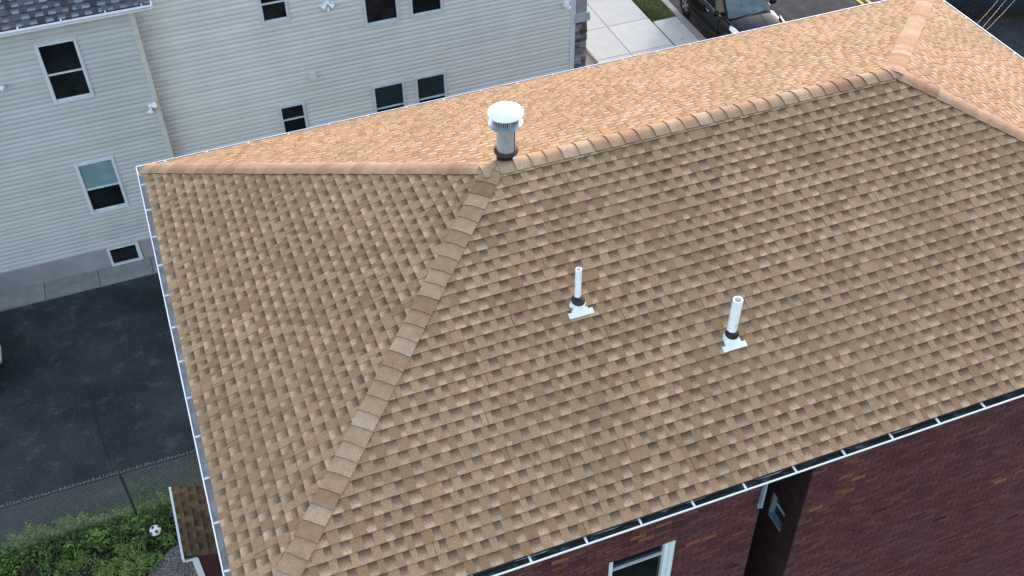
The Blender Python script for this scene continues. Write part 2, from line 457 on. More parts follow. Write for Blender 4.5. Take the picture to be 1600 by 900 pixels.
# concrete strip along the siding house
strip = struct(MB().box(-14, 12.9, 15.83, 16.44, .002, .02).build('footing_strip', 'kerb'))
x = -8.44
for i in range(17):
    mb = MB(); slab(mb, x, x+1.27, 15.83, 16.435, .02, .07, .007, .01); mb.build('concrete_slab', 'strip', strip, off=(0, 0, 0)); x += 1.27
# cracks in the driveway are recessed dark seams
mb = MB(); pts = [(-2.32, 9.2), (-2.45, 10.4), (-2.60, 11.6), (-2.68, 12.6)]
for (a, b) in zip(pts, pts[1:]):
    mb.face([(a[0]-.012, a[1], .0095), (a[0]+.012, a[1], .0095), (b[0]+.012, b[1], .0095), (b[0]-.012, b[1], .0095)])
struct(mb.build('driveway_seam', 'rubber'))

# ------------------------------------------------------------------ brick house
house = thing('brick_house', 'dark maroon brick house with large tan shingle hip roof in the foreground', 'house', (0, 0, 0))
wx0, wx1, wy0, wy1 = .27, L-.27, .25, W-.25
nx0, nx1, nd = 5.885, 6.535, 1.55       # light shaft notch
zt = GZ-.16
mb = MB()
pl = [(wx0, wy0), (nx0, wy0), (nx0, wy0+nd), (nx1, wy0+nd), (nx1, wy0), (wx1, wy0), (wx1, wy1), (wx0, wy1)]
WIN = (3.95, 4.80, GZ-2.75, GZ-1.13)    # kitchen window in the near wall (x0,x1,z0,z1)
SWIN = (.50, .82, GZ-2.25, GZ-1.80)     # small side window in the shaft (y0,y1,z0,z1)
def wallquad(mb, a, b, z0, z1): mb.face([(a[0], a[1], z0), (b[0], b[1], z0), (b[0], b[1], z1), (a[0], a[1], z1)])
for i in range(len(pl)):
    a, b = pl[i], pl[(i+1) % len(pl)]
    if i == 0:
        x0, x1, z0, z1 = WIN
        wallquad(mb, a, (x0, wy0), 0, zt); wallquad(mb, (x1, wy0), b, 0, zt)
        wallquad(mb, (x0, wy0), (x1, wy0), 0, z0); wallquad(mb, (x0, wy0), (x1, wy0), z1, zt)
        d = .16
        for (p, q) in (((x0, z0), (x1, z0)), ((x1, z0), (x1, z1)), ((x1, z1), (x0, z1)), ((x0, z1), (x0, z0))):
            mb.face([(p[0], wy0, p[1]), (q[0], wy0, q[1]), (q[0], wy0+d, q[1]), (p[0], wy0+d, p[1])])
        mb.face([(x0, wy0+d, z0), (x1, wy0+d, z0), (x1, wy0+d, z1), (x0, wy0+d, z1)])
    elif i == 3:
        y0, y1, z0, z1 = SWIN; X = nx1
        wallquad(mb, a, (X, y1), 0, zt); wallquad(mb, (X, y0), b, 0, zt)
        wallquad(mb, (X, y1), (X, y0), 0, z0); wallquad(mb, (X, y1), (X, y0), z1, zt)
        d = .12
        for (p, q) in (((y1, z0), (y0, z0)), ((y0, z0), (y0, z1)), ((y0, z1), (y1, z1)), ((y1, z1), (y1, z0))):
            mb.face([(X, p[0], p[1]), (X, q[0], q[1]), (X+d, q[0], q[1]), (X+d, p[0], p[1])])
        mb.face([(X+d, y1, z0), (X+d, y0, z0), (X+d, y0, z1), (X+d, y1, z1)])
    else: wallquad(mb, a, b, 0, zt)
mb.face([(p[0], p[1], zt) for p in pl])
wall = mb.build('wall', 'mortar', house)
# bricks: real courses on the walls the photograph can see
def brick_run(p0, d, ln, nrm, z0, z1, holes, out):
    p0, d, nrm = Vector(p0), Vector(d), Vector(nrm); ch = .073; k = 0; z = z0
    while z+ch <= z1:
        s = -.105 if k % 2 else 0.0
        while s < ln:
            a, b = max(0, s), min(ln, s+.203)
            s += .212
            if b-a < .02: continue
            bad = False
            for (h0, h1, g0, g1) in holes:
                if z+.063 > g0 and z < g1 and b > h0 and a < h1:
                    if a < h0-.02: b = h0
                    elif b > h1+.02: a = h1
                    else: bad = True
            if bad or b-a < .02: continue
            out.append((p0+d*a+Vector((0, 0, z)), d*(b-a), nrm, .063))
        z += ch; k += 1
bricks = []
zb0 = .05
brick_run((wx0, wy0, 0), (1, 0, 0), nx0-wx0, (0, -1, 0), zb0, zt-.02, [(WIN[0]-wx0, WIN[1]-wx0, WIN[2], WIN[3])], bricks)
brick_run((nx1, wy0, 0), (1, 0, 0), wx1-nx1, (0, -1, 0), zb0, zt-.02, [], bricks)
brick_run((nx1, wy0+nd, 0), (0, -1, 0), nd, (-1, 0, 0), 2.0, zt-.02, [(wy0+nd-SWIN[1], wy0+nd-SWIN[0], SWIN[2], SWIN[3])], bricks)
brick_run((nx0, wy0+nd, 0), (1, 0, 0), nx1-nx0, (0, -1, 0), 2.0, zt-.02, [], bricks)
spall = [(3.3, GZ-.85, .5, .14), (4.35, GZ-.75, .28, .25), (2.9, GZ-.6, .5, .15), (7.05, GZ-1.0, .25, .3), (7.3, GZ-1.35, .35, .2), (7.6, GZ-1.9, .22, .12),
         (9.1, GZ-1.1, .25, .1), (10.0, GZ-2.4, .3, .15), (11.0, GZ-2.1, .3, .2), (8.6, GZ-1.6, .2, .1), (6.75, GZ-1.6, .2, .15), (5.3, GZ-1.3, .3, .1), (9.7, GZ-3.0, .2, .1), (10.6, GZ-1.3, .25, .1)]
def brick_geo(bk):
    p, e, n, hh = bk; c = p+e/2
    sp = 0.0
    if n.y < -.5:
        for (sx, sz, rx, rz) in spall:
            dd = ((c.x-sx)/rx)**2+((c.z-sz)/rz)**2
            if dd < 1 and random.random() < .5*(1-dd*.5): sp = 1.0
    if sp == 0 and random.random() < .006: sp = .7
    pr = random.uniform(.008, .012); gone = False
    if random.random() < .012: pr = random.uniform(.013, .02)
    if sp > .5: pr = random.uniform(.001, .014)
    elif random.random() < .012: gone = True
    return p, e, n, hh, pr, sp, gone
def brick_add(mb, g):
    p, e, n, hh, pr, sp, gone = g
    z = Vector((0, 0, hh)); f = n*pr; ch = e.normalized()*.003; cz = Vector((0, 0, .003)); i = f-n*.003 if pr > .006 else f*.6
    t = (random.random(), sp, .8 if p.y > wy0+.004 or n.x < -.5 else 0)  # third tone value: painted shade on bricks inside the shaft
    a = [p, p+e, p+e+z, p+z]; bq = [p+i, p+e+i, p+e+z+i, p+z+i]; cq = [p+f+ch+cz, p+e+f-ch+cz, p+e+z+f-ch-cz, p+z+f+ch-cz]
    mb.loft([a, bq, cq], 0, (False, True), t)
geo = [g for g in (brick_geo(b) for b in bricks) if not g[6]]
def bpx(g):
    p, e, n, hh = g[:4]; q = p+n*.01; z = Vector((0, 0, hh))
    if n.x < -.5: return 0
    return px_area([q, q+e, q+e+z, q+z]) if project(q+z) and project(q+z)[1] > 640 else 0
geo.sort(key=lambda g: -bpx(g))
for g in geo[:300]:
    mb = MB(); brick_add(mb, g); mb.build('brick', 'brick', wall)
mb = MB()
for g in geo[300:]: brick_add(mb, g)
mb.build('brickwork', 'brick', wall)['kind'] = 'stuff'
# windows of the brick house
def pane_box(parent, x0, x1, y0, y1, z0, z1, mat, nm='pane'): return MB().box(x0, x1, y0, y1, z0, z1).build(nm, mat, parent)
x0, x1, z0, z1 = WIN
mb = MB(); yy = wy0
mb.box(x0, x0+.07, yy+.03, yy+.13, z0, z1); mb.box(x1-.055, x1, yy+.005, yy+.145, z0, z1); mb.box(x1-.105, x1-.055, yy+.05, yy+.145, z0, z1)
mb.box(x0+.07, x1-.105, yy+.05, yy+.13, z1-.035, z1); mb.box(x0+.07, x1-.105, yy+.02, yy+.14, z0, z0+.05)
win = mb.build('window', 'jamb', house)
pane_box(win, x0+.07, x1-.105, yy+.10, yy+.11, z0+.62, z1-.035, 'pane'); pane_box(win, x0+.07, x1-.105, yy+.085, yy+.095, z0+.05, z0+.62, 'pane')
MB().box(x0+.07, x1-.105, yy+.07, yy+.1195, z1-.335, z1-.322).build('sash_rail', 'frame', win)
MB().box(x0-.04, x1+.04, yy-.045, yy+.02, z0-.07, z0).build('sill', 'kerb', win)
y0, y1, z0, z1 = SWIN; X = nx1
mb = MB(); mb.box(X+.004, X+.10, y1-.03, y1-.002, z0, z1); mb.box(X+.03, X+.10, y0+.002, y0+.03, z0, z1); mb.box(X+.03, X+.10, y0+.03, y1-.04, z1-.03, z1)
mb.box(X-.02, X+.10, y0+.01, y1-.03, z0, z0+.02)
sw = mb.build('window', 'shaft_frame', house)
MB().box(X+.07, X+.08, y0+.03, y1-.04, z0+.03, z1-.03).build('pane', 'pane', sw)
MB().box(X+.05, X+.0695, y0+.03, y1-.04, (z0+z1)/2-.012, (z0+z1)/2+.012).build('sash_rail', 'frame', sw)
# downspout at the shaft corner
mb = MB(); px_, py_ = nx0-.035, wy0-.045
mb.box(px_-.012, px_+.022, py_-.02, py_+.03, GZ-.95, GZ-.2)
mb.bar((px_, py_, GZ-.95), (px_+.03, py_+.10, GZ-1.1), .055, .055)
mb.build('downspout', 'shaft_frame', house)

# roof
roofz = GZ
mb = MB()
P1, P2, P3, P4 = Vector((0, 0, GZ)), Vector((0, W, GZ)), Vector((L, W, GZ)), Vector((L, 0, GZ))
R1, R2 = Vector((B1, W/2, GZ+H)), Vector((L-B2, W/2, GZ+H))
dz = Vector((0, 0, -.006))
for q in ((P1, P4, R2, R1), (P2, P1, R1), (P3, P2, R1, R2), (P4, P3, R2)): mb.face([p+dz for p in q])
mb.face([p+Vector((0, 0, -.03)) for p in (P1, P2, P3, P4)])
for a, b in ((P1, P4), (P4, P3), (P3, P2), (P2, P1)): mb.face([a+Vector((0, 0, -.03)), b+Vector((0, 0, -.03)), b+dz, a+dz])
roof = mb.build('roof', 'deck', house)
S1 = math.hypot(W/2, H); SL = math.hypot(B1, H); SR = math.hypot(B2, H)
pcs = shingle_pieces(P1, (1, 0, 0), Vector((0, W/2, H))/S1, [(0, 0), (L, 0), (L-B2, S1), (B1, S1)])
pcs += shingle_pieces(P2, (0, -1, 0), Vector((B1, 0, H))/SL, [(0, 0), (W, 0), (W/2, SL)])
pcs += shingle_pieces(P3, (-1, 0, 0), Vector((0, -W/2, H))/S1, [(0, 0), (L, 0), (L-B1, S1), (B2, S1)])
pcs += shingle_pieces(P4, (0, 1, 0), Vector((-B2, 0, H))/SR, [(0, 0), (W, 0), (W/2, SR)])
emit_pieces(pcs, 'shingle', ['shingle', 'edge'], roof, 300)
# hip and ridge cap shingles
def caps(A, B, n1, n2, name, expo=.185, w=.132, start=0.0, tone_bias=0):
    d = (B-A); ln = d.length; d.normalize()
    lat = []
    for n in (n1, n2):
        l_ = d.cross(n).normalized()
        if l_.z > 0: l_ = -l_
        lat.append((l_, n))
    i = 0; s = start
    up = (n1+n2).normalized()
    while s < ln - .02:
        e = expo*random.uniform(.95, 1.05); s0, s1 = s, min(s+e+.03, ln+.03)
        r = min(1, max(0, random.gauss(.5, .22)))
        ts = [-1, -.7, -.4, -.2, -.08, .08, .2, .4, .7, 1]
        rings = []
        ww = w*random.uniform(.97, 1.03); sk = random.uniform(-.008, .008)
        for (ss, lift, v) in ((s0, .032, 0), (s0+(s1-s0)*.5, .025, .5), (s1, .019, 1)):
            top, bot = [], []
            for t in ts:
                l_, n = lat[0] if t < 0 else lat[1]
                a = abs(t)*ww
                rnd = .022*max(0, 1-a/.08)**2         # rounded crest
                p = A + d*(ss+sk*t) + l_*a + n*lift - up*rnd*.6
                top.append(p); bot.append(p - n*.009)
            rings.append((top, bot, v))
        mb = MB()
        for (ta, ba, va), (tb, bb, vb) in zip(rings, rings[1:]):
            for j in range(len(ts)-1):
                mb.face([ta[j], ta[j+1], tb[j+1], tb[j]], 0, [(r, 0, va), (r, 0, va), (r, 0, vb), (r, 0, vb)])
            mb.face([ba[0], ta[0], tb[0], bb[0]], 1); mb.face([ta[-1], ba[-1], bb[-1], tb[-1]], 1)
        ta, ba, _ = rings[0]
        for j in range(len(ts)-1): mb.face([ba[j], ba[j+1], ta[j+1], ta[j]], 1)
        mb.build(name, ['cap', 'edge'], roof, smooth=True, angle=50)
        s += e; i += 1
nN = Vector((0, -H, W/2)).normalized(); nF = Vector((0, H, W/2)).normalized()
nL = Vector((-H, 0, B1)).normalized(); nR = Vector((H, 0, B2)).normalized()
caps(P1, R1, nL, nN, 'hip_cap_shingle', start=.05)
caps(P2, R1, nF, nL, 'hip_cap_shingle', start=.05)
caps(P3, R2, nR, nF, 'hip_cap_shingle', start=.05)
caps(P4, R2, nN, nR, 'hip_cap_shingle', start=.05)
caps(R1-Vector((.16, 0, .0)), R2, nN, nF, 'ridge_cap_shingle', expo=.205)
# gutters
def gutter(a, b, out, dark):
    a, b, out = Vector(a), Vector(b), Vector(out); d = (b-a).normalized()
    z = Vector((0, 0, 1)); G = .092
    mb = MB()
    def slabx(o0, o1, z0, z1, mi=0, ea=0.0, eb=0.0):
        p = a - d*ea; q = b + d*eb
        mb.hull8([p+out*o0+z*z0, q+out*o0+z*z0, q+out*o1+z*z0, p+out*o1+z*z0, p+out*o0+z*z1, q+out*o0+z*z1, q+out*o1+z*z1, p+out*o1+z*z1], mi)
    e = G
    oc, rr = (G-.008-.042)/2, (G-.008+.042)/2; prof = []           # half-round trough
    for k in range(9):
        an = math.pi*k/8; prof.append((oc-rr*math.cos(an), -.026-rr*.95*math.sin(an)))
    def sweep(pr, mi):
        for (o0, z0), (o1, z1) in zip(pr, pr[1:]):
            p0 = a-d*max(0, o0); p1 = a-d*max(0, o1); q0 = b+d*max(0, o0); q1 = b+d*max(0, o1)
            mb.face([p0+out*o0+z*z0, q0+out*o0+z*z0, q1+out*o1+z*z1, p1+out*o1+z*z1], mi)
    sweep(prof, 1)
    sweep([(o*1.0+(.003 if o > oc else -.003 if o < oc else 0), zz-.003) for o, zz in prof], 0)
    slabx(G-.013, G, -.032, -.016, 0, G-.013, G-.013)             # rolled lip
    g = mb.build('gutter', ['white', 'gutter_in'], house)
    mb = MB()
    N = 90; ln = (b-a).length
    hs = [(-.068 if dark else -.078)+random.uniform(-.008, .012) for _ in range(N+1)]
    for i in range(N):
        p, q = a+d*(ln*i/N), a+d*(ln*(i+1)/N)
        mb.face([p+out*-.028+z*hs[i], q+out*-.028+z*hs[i+1], q+out*(G-.022)+z*hs[i+1], p+out*(G-.022)+z*hs[i]])
    mb.build('gutter_debris', 'debris' if dark else 'gutter_in', g)
    s = .39
    while s < ln-.1:
        p = a+d*s
        mb = MB(); mb.hull8([p+out*-.03-d*.011+z*-.030, p+out*-.03+d*.011+z*-.030, p+out*(G-.02)+d*.011+z*-.030, p+out*(G-.02)-d*.011+z*-.030,
                             p+out*-.03-d*.011+z*-.012, p+out*-.03+d*.011+z*-.012, p+out*(G-.02)+d*.011+z*-.017, p+out*(G-.02)-d*.011+z*-.017])
        mb.build('gutter_hanger', 'hanger', g); s += .622
    return g
gutter(P1, P4, (0, -1, 0), True)
gutter(P2, P1, (-1, 0, 0), False)
gutter(P3, P2, (0, 1, 0), True)
gutter(P4, P3, (1, 0, 0), True)
mb = MB()
for (xa, xb, ya, yb) in ((.045, L-.045, .045, .065), (.045, L-.045, W-.065, W-.045), (.045, .065, .066, W-.066), (L-.065, L-.045, .066, W-.066)):
    mb.box(xa, xb, ya, yb, GZ-.19, GZ-.032)
mb.build('fascia', 'white', house)
mb = MB(); za, zb = GZ-.185, GZ-.175
mb.box(.066, L-.066, .066, wy0-.002, za, zb); mb.box(.066, L-.066, wy1+.002, W-.066, za, zb); mb.box(.066, wx0-.002, wy0, wy1, za, zb); mb.box(wx1+.002, L-.066, wy0, wy1, za, zb)
mb.build('soffit', 'soffit', house)

# entry porch with lean-to roof on the left wall
pz = GZ-5.5
px0, px1, py0, py1 = -.93, wx0, 5.40, 6.66
ex = -1.03; rise = -.54; wid = (wx0-ex); ya, yb = 5.30, 6.76
def prz(x): return pz+(x-ex)/wid*rise
porch = MB(); porch.hull8([(px0, py0, 0), (px1, py0, 0), (px1, py1, 0), (px0, py1, 0), (px0, py0, prz(px0)-.064), (px1, py0, prz(px1)-.062), (px1, py1, prz(px1)-.062), (px0, py1, prz(px0)-.062)])
po = porch.build('entry_porch', 'maroon', house)
mb = MB()
mb.hull8([(ex, ya, pz-.06), (wx0, ya, pz+rise-.06), (wx0, yb, pz+rise-.06), (ex, yb, pz-.06), (ex, ya, pz-.008), (wx0, ya, pz+rise-.008), (wx0, yb, pz+rise-.008), (ex, yb, pz-.008)])
mb.build('porch_roof_deck', 'deck', po)
MB().box(ex-.04, ex-.001, ya-.03, yb+.03, pz-.10, pz-.012).build('fascia_board', 'white', po)
MB().box(px0-.015, px0+.09, py0-.02, py0-.001, 0, pz-.155).build('corner_board', 'white', po)
MB().box(ex, px0+.08, ya-.012, ya+.02, pz-.15, pz-.105).build('eave_return', 'white', po)
Sp = math.hypot(wid, rise)
for pc in shingle_pieces((wx0, ya, pz+rise), (0, 1, 0), Vector((-wid, 0, -rise))/Sp, [(0, 0), (yb-ya, 0), (yb-ya, Sp), (0, Sp)], wmin=.08, wmax=.16, inset=0):
    mb = MB(); add_piece(mb, pc); mb.build('porch_shingle', ['porch_shingle', 'edge'], po)
for k, (za, zb) in enumerate(((pz-1.25, pz-.75), (pz-1.55, pz-1.05))):
    tag(MB().tube([(px0+.12, py0-.03, za), (px0+.6, py0-.035, (za+zb)/2-.01), (px1, py0-.03, zb)], .006, 6).build('cable', 'cable'),
        ('upper' if k == 0 else 'lower')+' thin brown cable slanting across the maroon porch wall', 'cable', 'cables on the maroon porch wall')

# ------------------------------------------------------------------ roof penetrations
def slope_z(y): return GZ + y*H/(W/2) if y <= W/2 else GZ + (W-y)*H/(W/2)
vdir = Vector((0, W/2, H)).normalized(); udir = Vector((1, 0, 0))
def pvc(x, y, r, h, label, lean=(0, 0)):
    z = slope_z(y)
    t = thing('vent_pipe', label, 'vent pipe', (x, y, z), 'white plastic vent pipes on the near roof slope')
    c = Vector((x, y, z)); ax = Vector((lean[0], lean[1], 1)).normalized()
    prof = [(r, -.02), (r, h), (r*.72, h), (r*.72, h-.16), (.001, h-.16)]
    MB().lathe(c, ax, prof, 28, 0, (True, True)).build('pipe', 'pvc', t, smooth=True)
    # flashing: bottom plate below a course edge, narrow neck between shingles
    mb = MB()
    def patch(u0, u1, v0, v1, lo, hi):
        q = [c+udir*u0+vdir*v0, c+udir*u1+vdir*v0, c+udir*u1+vdir*v1, c+udir*u0+vdir*v1]
        mb.hull8([p+nN*lo for p in q]+[p+nN*hi for p in q])
    patch(-.15, .15, -.155, -.085, -.003, .017); patch(-.098, .098, -.085, .02, -.003, .0155)
    mb.build('flashing_plate', 'flash', t)
    b0 = .078
    cc = c + Vector((0, -.004, 0))
    mb = MB(); ax2 = (nN*.5+Vector((0, 0, 1))*.5).normalized()
    mb.lathe(cc, ax2, [(b0+.012, -.005), (b0+.008, .02), (b0, .075), (b0*.96, .082)], 28); mb.build('flashing_cone', 'flash', t, smooth=True)
    mb = MB(); mb.lathe(cc, ax2, [(b0*1.03, .080), (b0*1.03, .094), (r*.3+b0*.7, .112), (r*1.08, .128), (r*1.02, .14)], 28); mb.build('rubber_collar', 'rubber', t, smooth=True)
    return t
pvc(4.375, 2.285, .036, .545, 'narrow upright white vent pipe, higher and left on the near slope')
t2 = pvc(5.935, 1.465, .058, .60, 'thick white vent pipe leaning right, lower on the near slope', (.03, 0))
mb = MB(); ax = Vector((.03, 0, 1)).normalized(); base = Vector((5.935, 1.465, slope_z(1.465)))
for k in range(7):                        # small stamped print near the pipe foot
    a = math.radians(-100 + k*11); p = base+ax*(.235+.004*math.sin(k*2.2)+.002*k) + Vector((math.cos(a), math.sin(a), 0))*.0588
    tn = Vector((-math.sin(a), math.cos(a), 0)); mb.obox(p, tn*.0035, Vector((math.cos(a), math.sin(a), 0))*.0008, ax*(.003+.003*(k % 3)))
mb.build('stamped_print', 'galv', t2)

vx, vy = B1+.225, W/2+.17; vz = slope_z(vy)
rv = thing('roof_vent', 'round metal flue vent with white domed cap behind the left ridge end', 'roof vent', (vx, vy, vz))
c = Vector((vx, vy, vz)); Z = Vector((0, 0, 1))
MB().lathe(c, Z, [(.122, -.05), (.122, .125), (.116, .13)], 32).build('flashing_collar', 'rubber', rv, smooth=True)
MB().lathe(c, Z, [(.118, .128), (.150, .138), (.153, .148), (.14, .163), (.117, .172)], 32).build('storm_collar', 'rust', rv, smooth=True)
MB().lathe(c, Z, [(.115, .15), (.115, .52)], 36).build('flue_pipe', 'vent_metal', rv, smooth=True)
MB().tube([c+Vector((.075, -.088, .16)), c+Vector((.075, -.088, .49))], .006, 6).build('pipe_seam', 'vent_dark', rv)
MB().lathe(c, Z, [(.12, .50), (.19, .525), (.208, .54), (.208, .556), (.15, .56)], 40).build('lower_skirt', 'vent_metal', rv, smooth=True)
MB().lathe(c, Z, [(.135, .55), (.135, .685)], 32).build('inner_drum', 'vent_dark', rv, smooth=True)
for k in range(44):
    a = 2*math.pi*k/44; w_ = .011 if k % 11 == 0 else .0045; p = c+Vector((math.cos(a)*.158, math.sin(a)*.158, .62))
    if k == 0: pass
    MB().obox(p, Vector((-math.sin(a), math.cos(a), 0))*w_, Vector((math.cos(a), math.sin(a), 0))*.004, Z*.066).build('louvre_fin', 'vent_metal', rv)
MB().lathe(c, Z, [(.150, .668), (.213, .680), (.218, .690), (.212, .704), (.17, .728), (.10, .746), (.04, .753), (.002, .754)], 48).build('cap', 'vent_white', rv, smooth=True, angle=60)
MB().obox(c+Vector((.06, -.112, .075)), (.022, .010, 0), (0, .006, 0), (0, 0, .03)).build('sticker', 'white', rv)

# ------------------------------------------------------------------ siding house
sh = thing('siding_house', 'beige vinyl sided two storey house with dark grey roof beyond the driveway', 'house', (0, 16.44, 0))
YL, YR = 16.44, 16.94
XS, XE = .37, 10.65
eL, eR = GZ-1.50, GZ-.85
mb = MB()
mb.box(-9, XS, YL, 27, 0, eL-.05); mb.box(XS+.003, XE, YR, 27, 0, eR-.05)
swall = mb.build('wall', 'trim', sh)
sb = GZ-7.75
MB().box(-9.02, XS+.02, YL-.02, YL-.001, .0, sb-.005).build('foundation', 'foundation', sh)
MB().box(XS+.021, XE+.01, YR-.02, YR-.001, .0, sb-.005).build('foundation', 'foundation', sh)
wins = [  # x0,x1,z0,z1(rel eave),rail,y,top mat,bottom mat
    (-1.715, -.895, -3.57, -2.115, -2.87, YL, 'pane', 'pane'),
    (-1.765, -.92, -6.64, -5.19, -5.95, YL, 'pane_teal', 'pane'),
    (3.03, 3.66, -2.95, -1.95, -2.455, YR, 'pane', 'pane_blind'),
    (5.38, 6.22, -3.52, -2.05, -2.78, YR, 'pane_blind', 'pane_blind'),
    (6.50, 7.31, -3.52, -2.05, -2.78, YR, 'pane', 'pane'),
    (3.03, 3.66, -6.05, -5.16, -5.58, YR, 'pane_blind', 'pane_blind'),
    (5.36, 6.18, -6.62, -5.16, -5.84, YR, 'pane_green', 'pane'),
    (6.46, 7.27, -6.62, -5.16, -5.84, YR, 'pane_green', 'pane')]
EXPO = .1175
def planks(x0, x1, yw, ztop, holes, split, mat='siding'):
    k = 0; z = sb
    while z < ztop-.03:
        z1 = min(z+EXPO, ztop)
        segs = [(x0, x1)]
        for (h0, h1, g0, g1) in holes:
            zm = (z+z1)/2
            if g0+GZ < zm < g1+GZ:
                ns = []
                for (a, b) in segs:
                    if h0 > a and h1 < b: ns += [(a, h0), (h1, b)]
                    else: ns.append((a, b))
                segs = ns
        if split and len(segs) == 1 and random.random() < .6:
            a, b = segs[0]; m_ = random.uniform(a+1.5, b-1.5); segs = [(a, m_), (m_, b)]
        for i, (a, b) in enumerate(segs):
            r = random.random(); t = (r, 0, 0); pr = .0005*i; mb = MB()
            # clapboard profile: hem at the bottom, sloping back to the top
            prof = [(0, 0), (.024, 0), (.030, EXPO*.16), (.0315, EXPO*.36), (.0285, EXPO*.56), (.019, EXPO*.78), (.004, EXPO), (0, EXPO)]
            A = [(a, yw-p-pr, z+q) for p, q in prof]; Bq = [(b, yw-p-pr, z+q) for p, q in prof]
            for j in range(len(prof)-2):
                mb.face([A[j], Bq[j], Bq[j+1], A[j+1]], 0, t)
            mb.face(A[:-1], 0, t); mb.face(Bq[:-1][::-1], 0, t)
            mb.build('siding_plank', mat, swall, smooth=True, angle=30)
        z += EXPO; k += 1
fl = .045
planks(-9, XS-.10, YL-.001, eL-.06, [(w[0], w[1], w[2], w[3]) for w in wins if w[5] == YL], False)
planks(XS+.005, XE-.0, YR-.001, eR-.06, [(w[0], w[1], w[2], w[3]) for w in wins if w[5] == YR], True, 'siding_light')
def make_window(x0, x1, z0, z1, rail, y, m1, m2, nm='window'):
    z0 += GZ; z1 += GZ; rail += GZ; f = .055
    mb = MB(); yo, yi = y-.068, y-.0015
    mb.box(x0, x0+f, yo, yi, z0, z1); mb.box(x1-f, x1, yo, yi, z0, z1)
    mb.box(x0+f, x1-f, yo+.002, yi, z1-f, z1); mb.box(x0+f, x1-f, yo+.002, yi, z0, z0+f)
    # thin outer J-channel
    mb.box(x0-.022, x0-.001, y-.037, yi, z0-.02, z1+.02); mb.box(x1+.001, x1+.022, y-.037, yi, z0-.02, z1+.02)
    mb.box(x0-.001, x1+.001, y-.036, yi, z1+.001, z1+.02); mb.box(x0-.001, x1+.001, y-.036, yi, z0-.02, z0-.001)
    w = mb.build(nm, 'frame', sh)
    if rail:
        MB().box(x0+f, x1-f, y-.018, y-.008, rail, z1-f).build('pane', m1, w)
        MB().box(x0+f, x1-f, y-.012, y-.006, z0+f+.03, rail-.02).build('pane', m2, w)
        MB().box(x0+f+.001, x1-f-.001, y-.040, y-.0015, rail-.02, rail+.018).build('sash_rail', 'frame', w)
        MB().box(x0+f+.001, x1-f-.001, y-.030, y-.0015, z0+f, z0+f+.03).build('bottom_rail', 'frame', w)
        MB().box(x0+f, x0+f+.018, y-.026, y-.0125, z0+f+.03, rail-.02).build('screen_frame', 'blind', w)
    return w
for w in wins: make_window(*w)
# blinds seen in the pair of upper windows
for (x0, x1) in ((5.38, 6.22),):
    pass
# basement window, set in the foundation
wb = MB(); x0, x1, z0, z1, y = -1.735, -.985, GZ-8.31, GZ-7.765, YL-.02
for bx in ((x0, x0+.055, z0, z1), (x1-.085, x1, z0, z1), (x0+.055, x1-.085, z1-.03, z1), (x0+.055, x1-.085, z0, z0+.06)):
    wb.box(bx[0], bx[1], y-.05, y-.001, bx[2], bx[3])
bw = wb.build('basement_window', 'frame', sh)
MB().box(x0+.055, x1-.085, y-.012, y-.002, z0+.06, z1-.03).build('pane', 'pane', bw)
# corner trims
MB().box(XS-.10, XS+.012, YL-.034, YL-.001, sb, eL-.06).build('corner_trim', 'trim', sh)
MB().box(XS+.0005, XS+.0118, YL, YR-.025, sb, eL-.06).build('corner_trim', 'trim', sh)
MB().box(XE+.0, XE+.14, YR-.04, YR+.5, .0, eR-.06).build('corner_trim', 'frame', sh)
# stone pier at the front corner
pier = MB().box(XE+.16, XE+.46, YR+.0, YR+.9, 0, GZ-4.56).build('stone_pier', 'mortar', sh)
z = .02; k = 0
while z < GZ-4.6:
    hh = random.uniform(.07, .125); hh = min(hh, GZ-4.565-z); x = XE+.15
    while x < XE+.46:
        ww = random.uniform(.10, .24)
        if XE+.475-(x+ww) < .07: ww = XE+.475-x
        t = (random.random(), 0, 0); pr = random.uniform(.005, .05); g = .006
        mb = MB(); q = random.uniform(.004, .014)
        a = [(x+g, YR, z+g), (x+ww-g, YR, z+g), (x+ww-g, YR, z+hh-g), (x+g, YR, z+hh-g)]
        b = [(x+g, YR-pr, z+g), (x+ww-g, YR-pr-q, z+g), (x+ww-g, YR-pr, z+hh-g), (x+g, YR-pr-q, z+hh-g)]
        mb.loft([a, b], 0, (False, True), t); mb.build('stone', 'stone', pier); x += ww
    for yy in (YR+.001, YR+.3, YR+.6):
        t = (random.random(), 0, 0); pr = random.uniform(.01, .05)
        MB().box(XE+.462, XE+.462+pr, yy+.005, yy+.29, z+.006, z+hh-.006, 0, t).build('stone', 'stone', pier)
    z += hh
mb = MB(); mb.box(XE+.13, XE+.53, YR-.09, YR+.95, GZ-4.555, GZ-4.44); mb.box(XE+.14, XE+.52, YR-.08, YR+.94, GZ-4.44, GZ-4.33); mb.build('cap_stone', 'capstone', sh)
MB().box(XE+.15, XE+.46, YR-.01, YR+.85, GZ-4.33, eR-.06).build('stucco_column', 'stucco', sh)
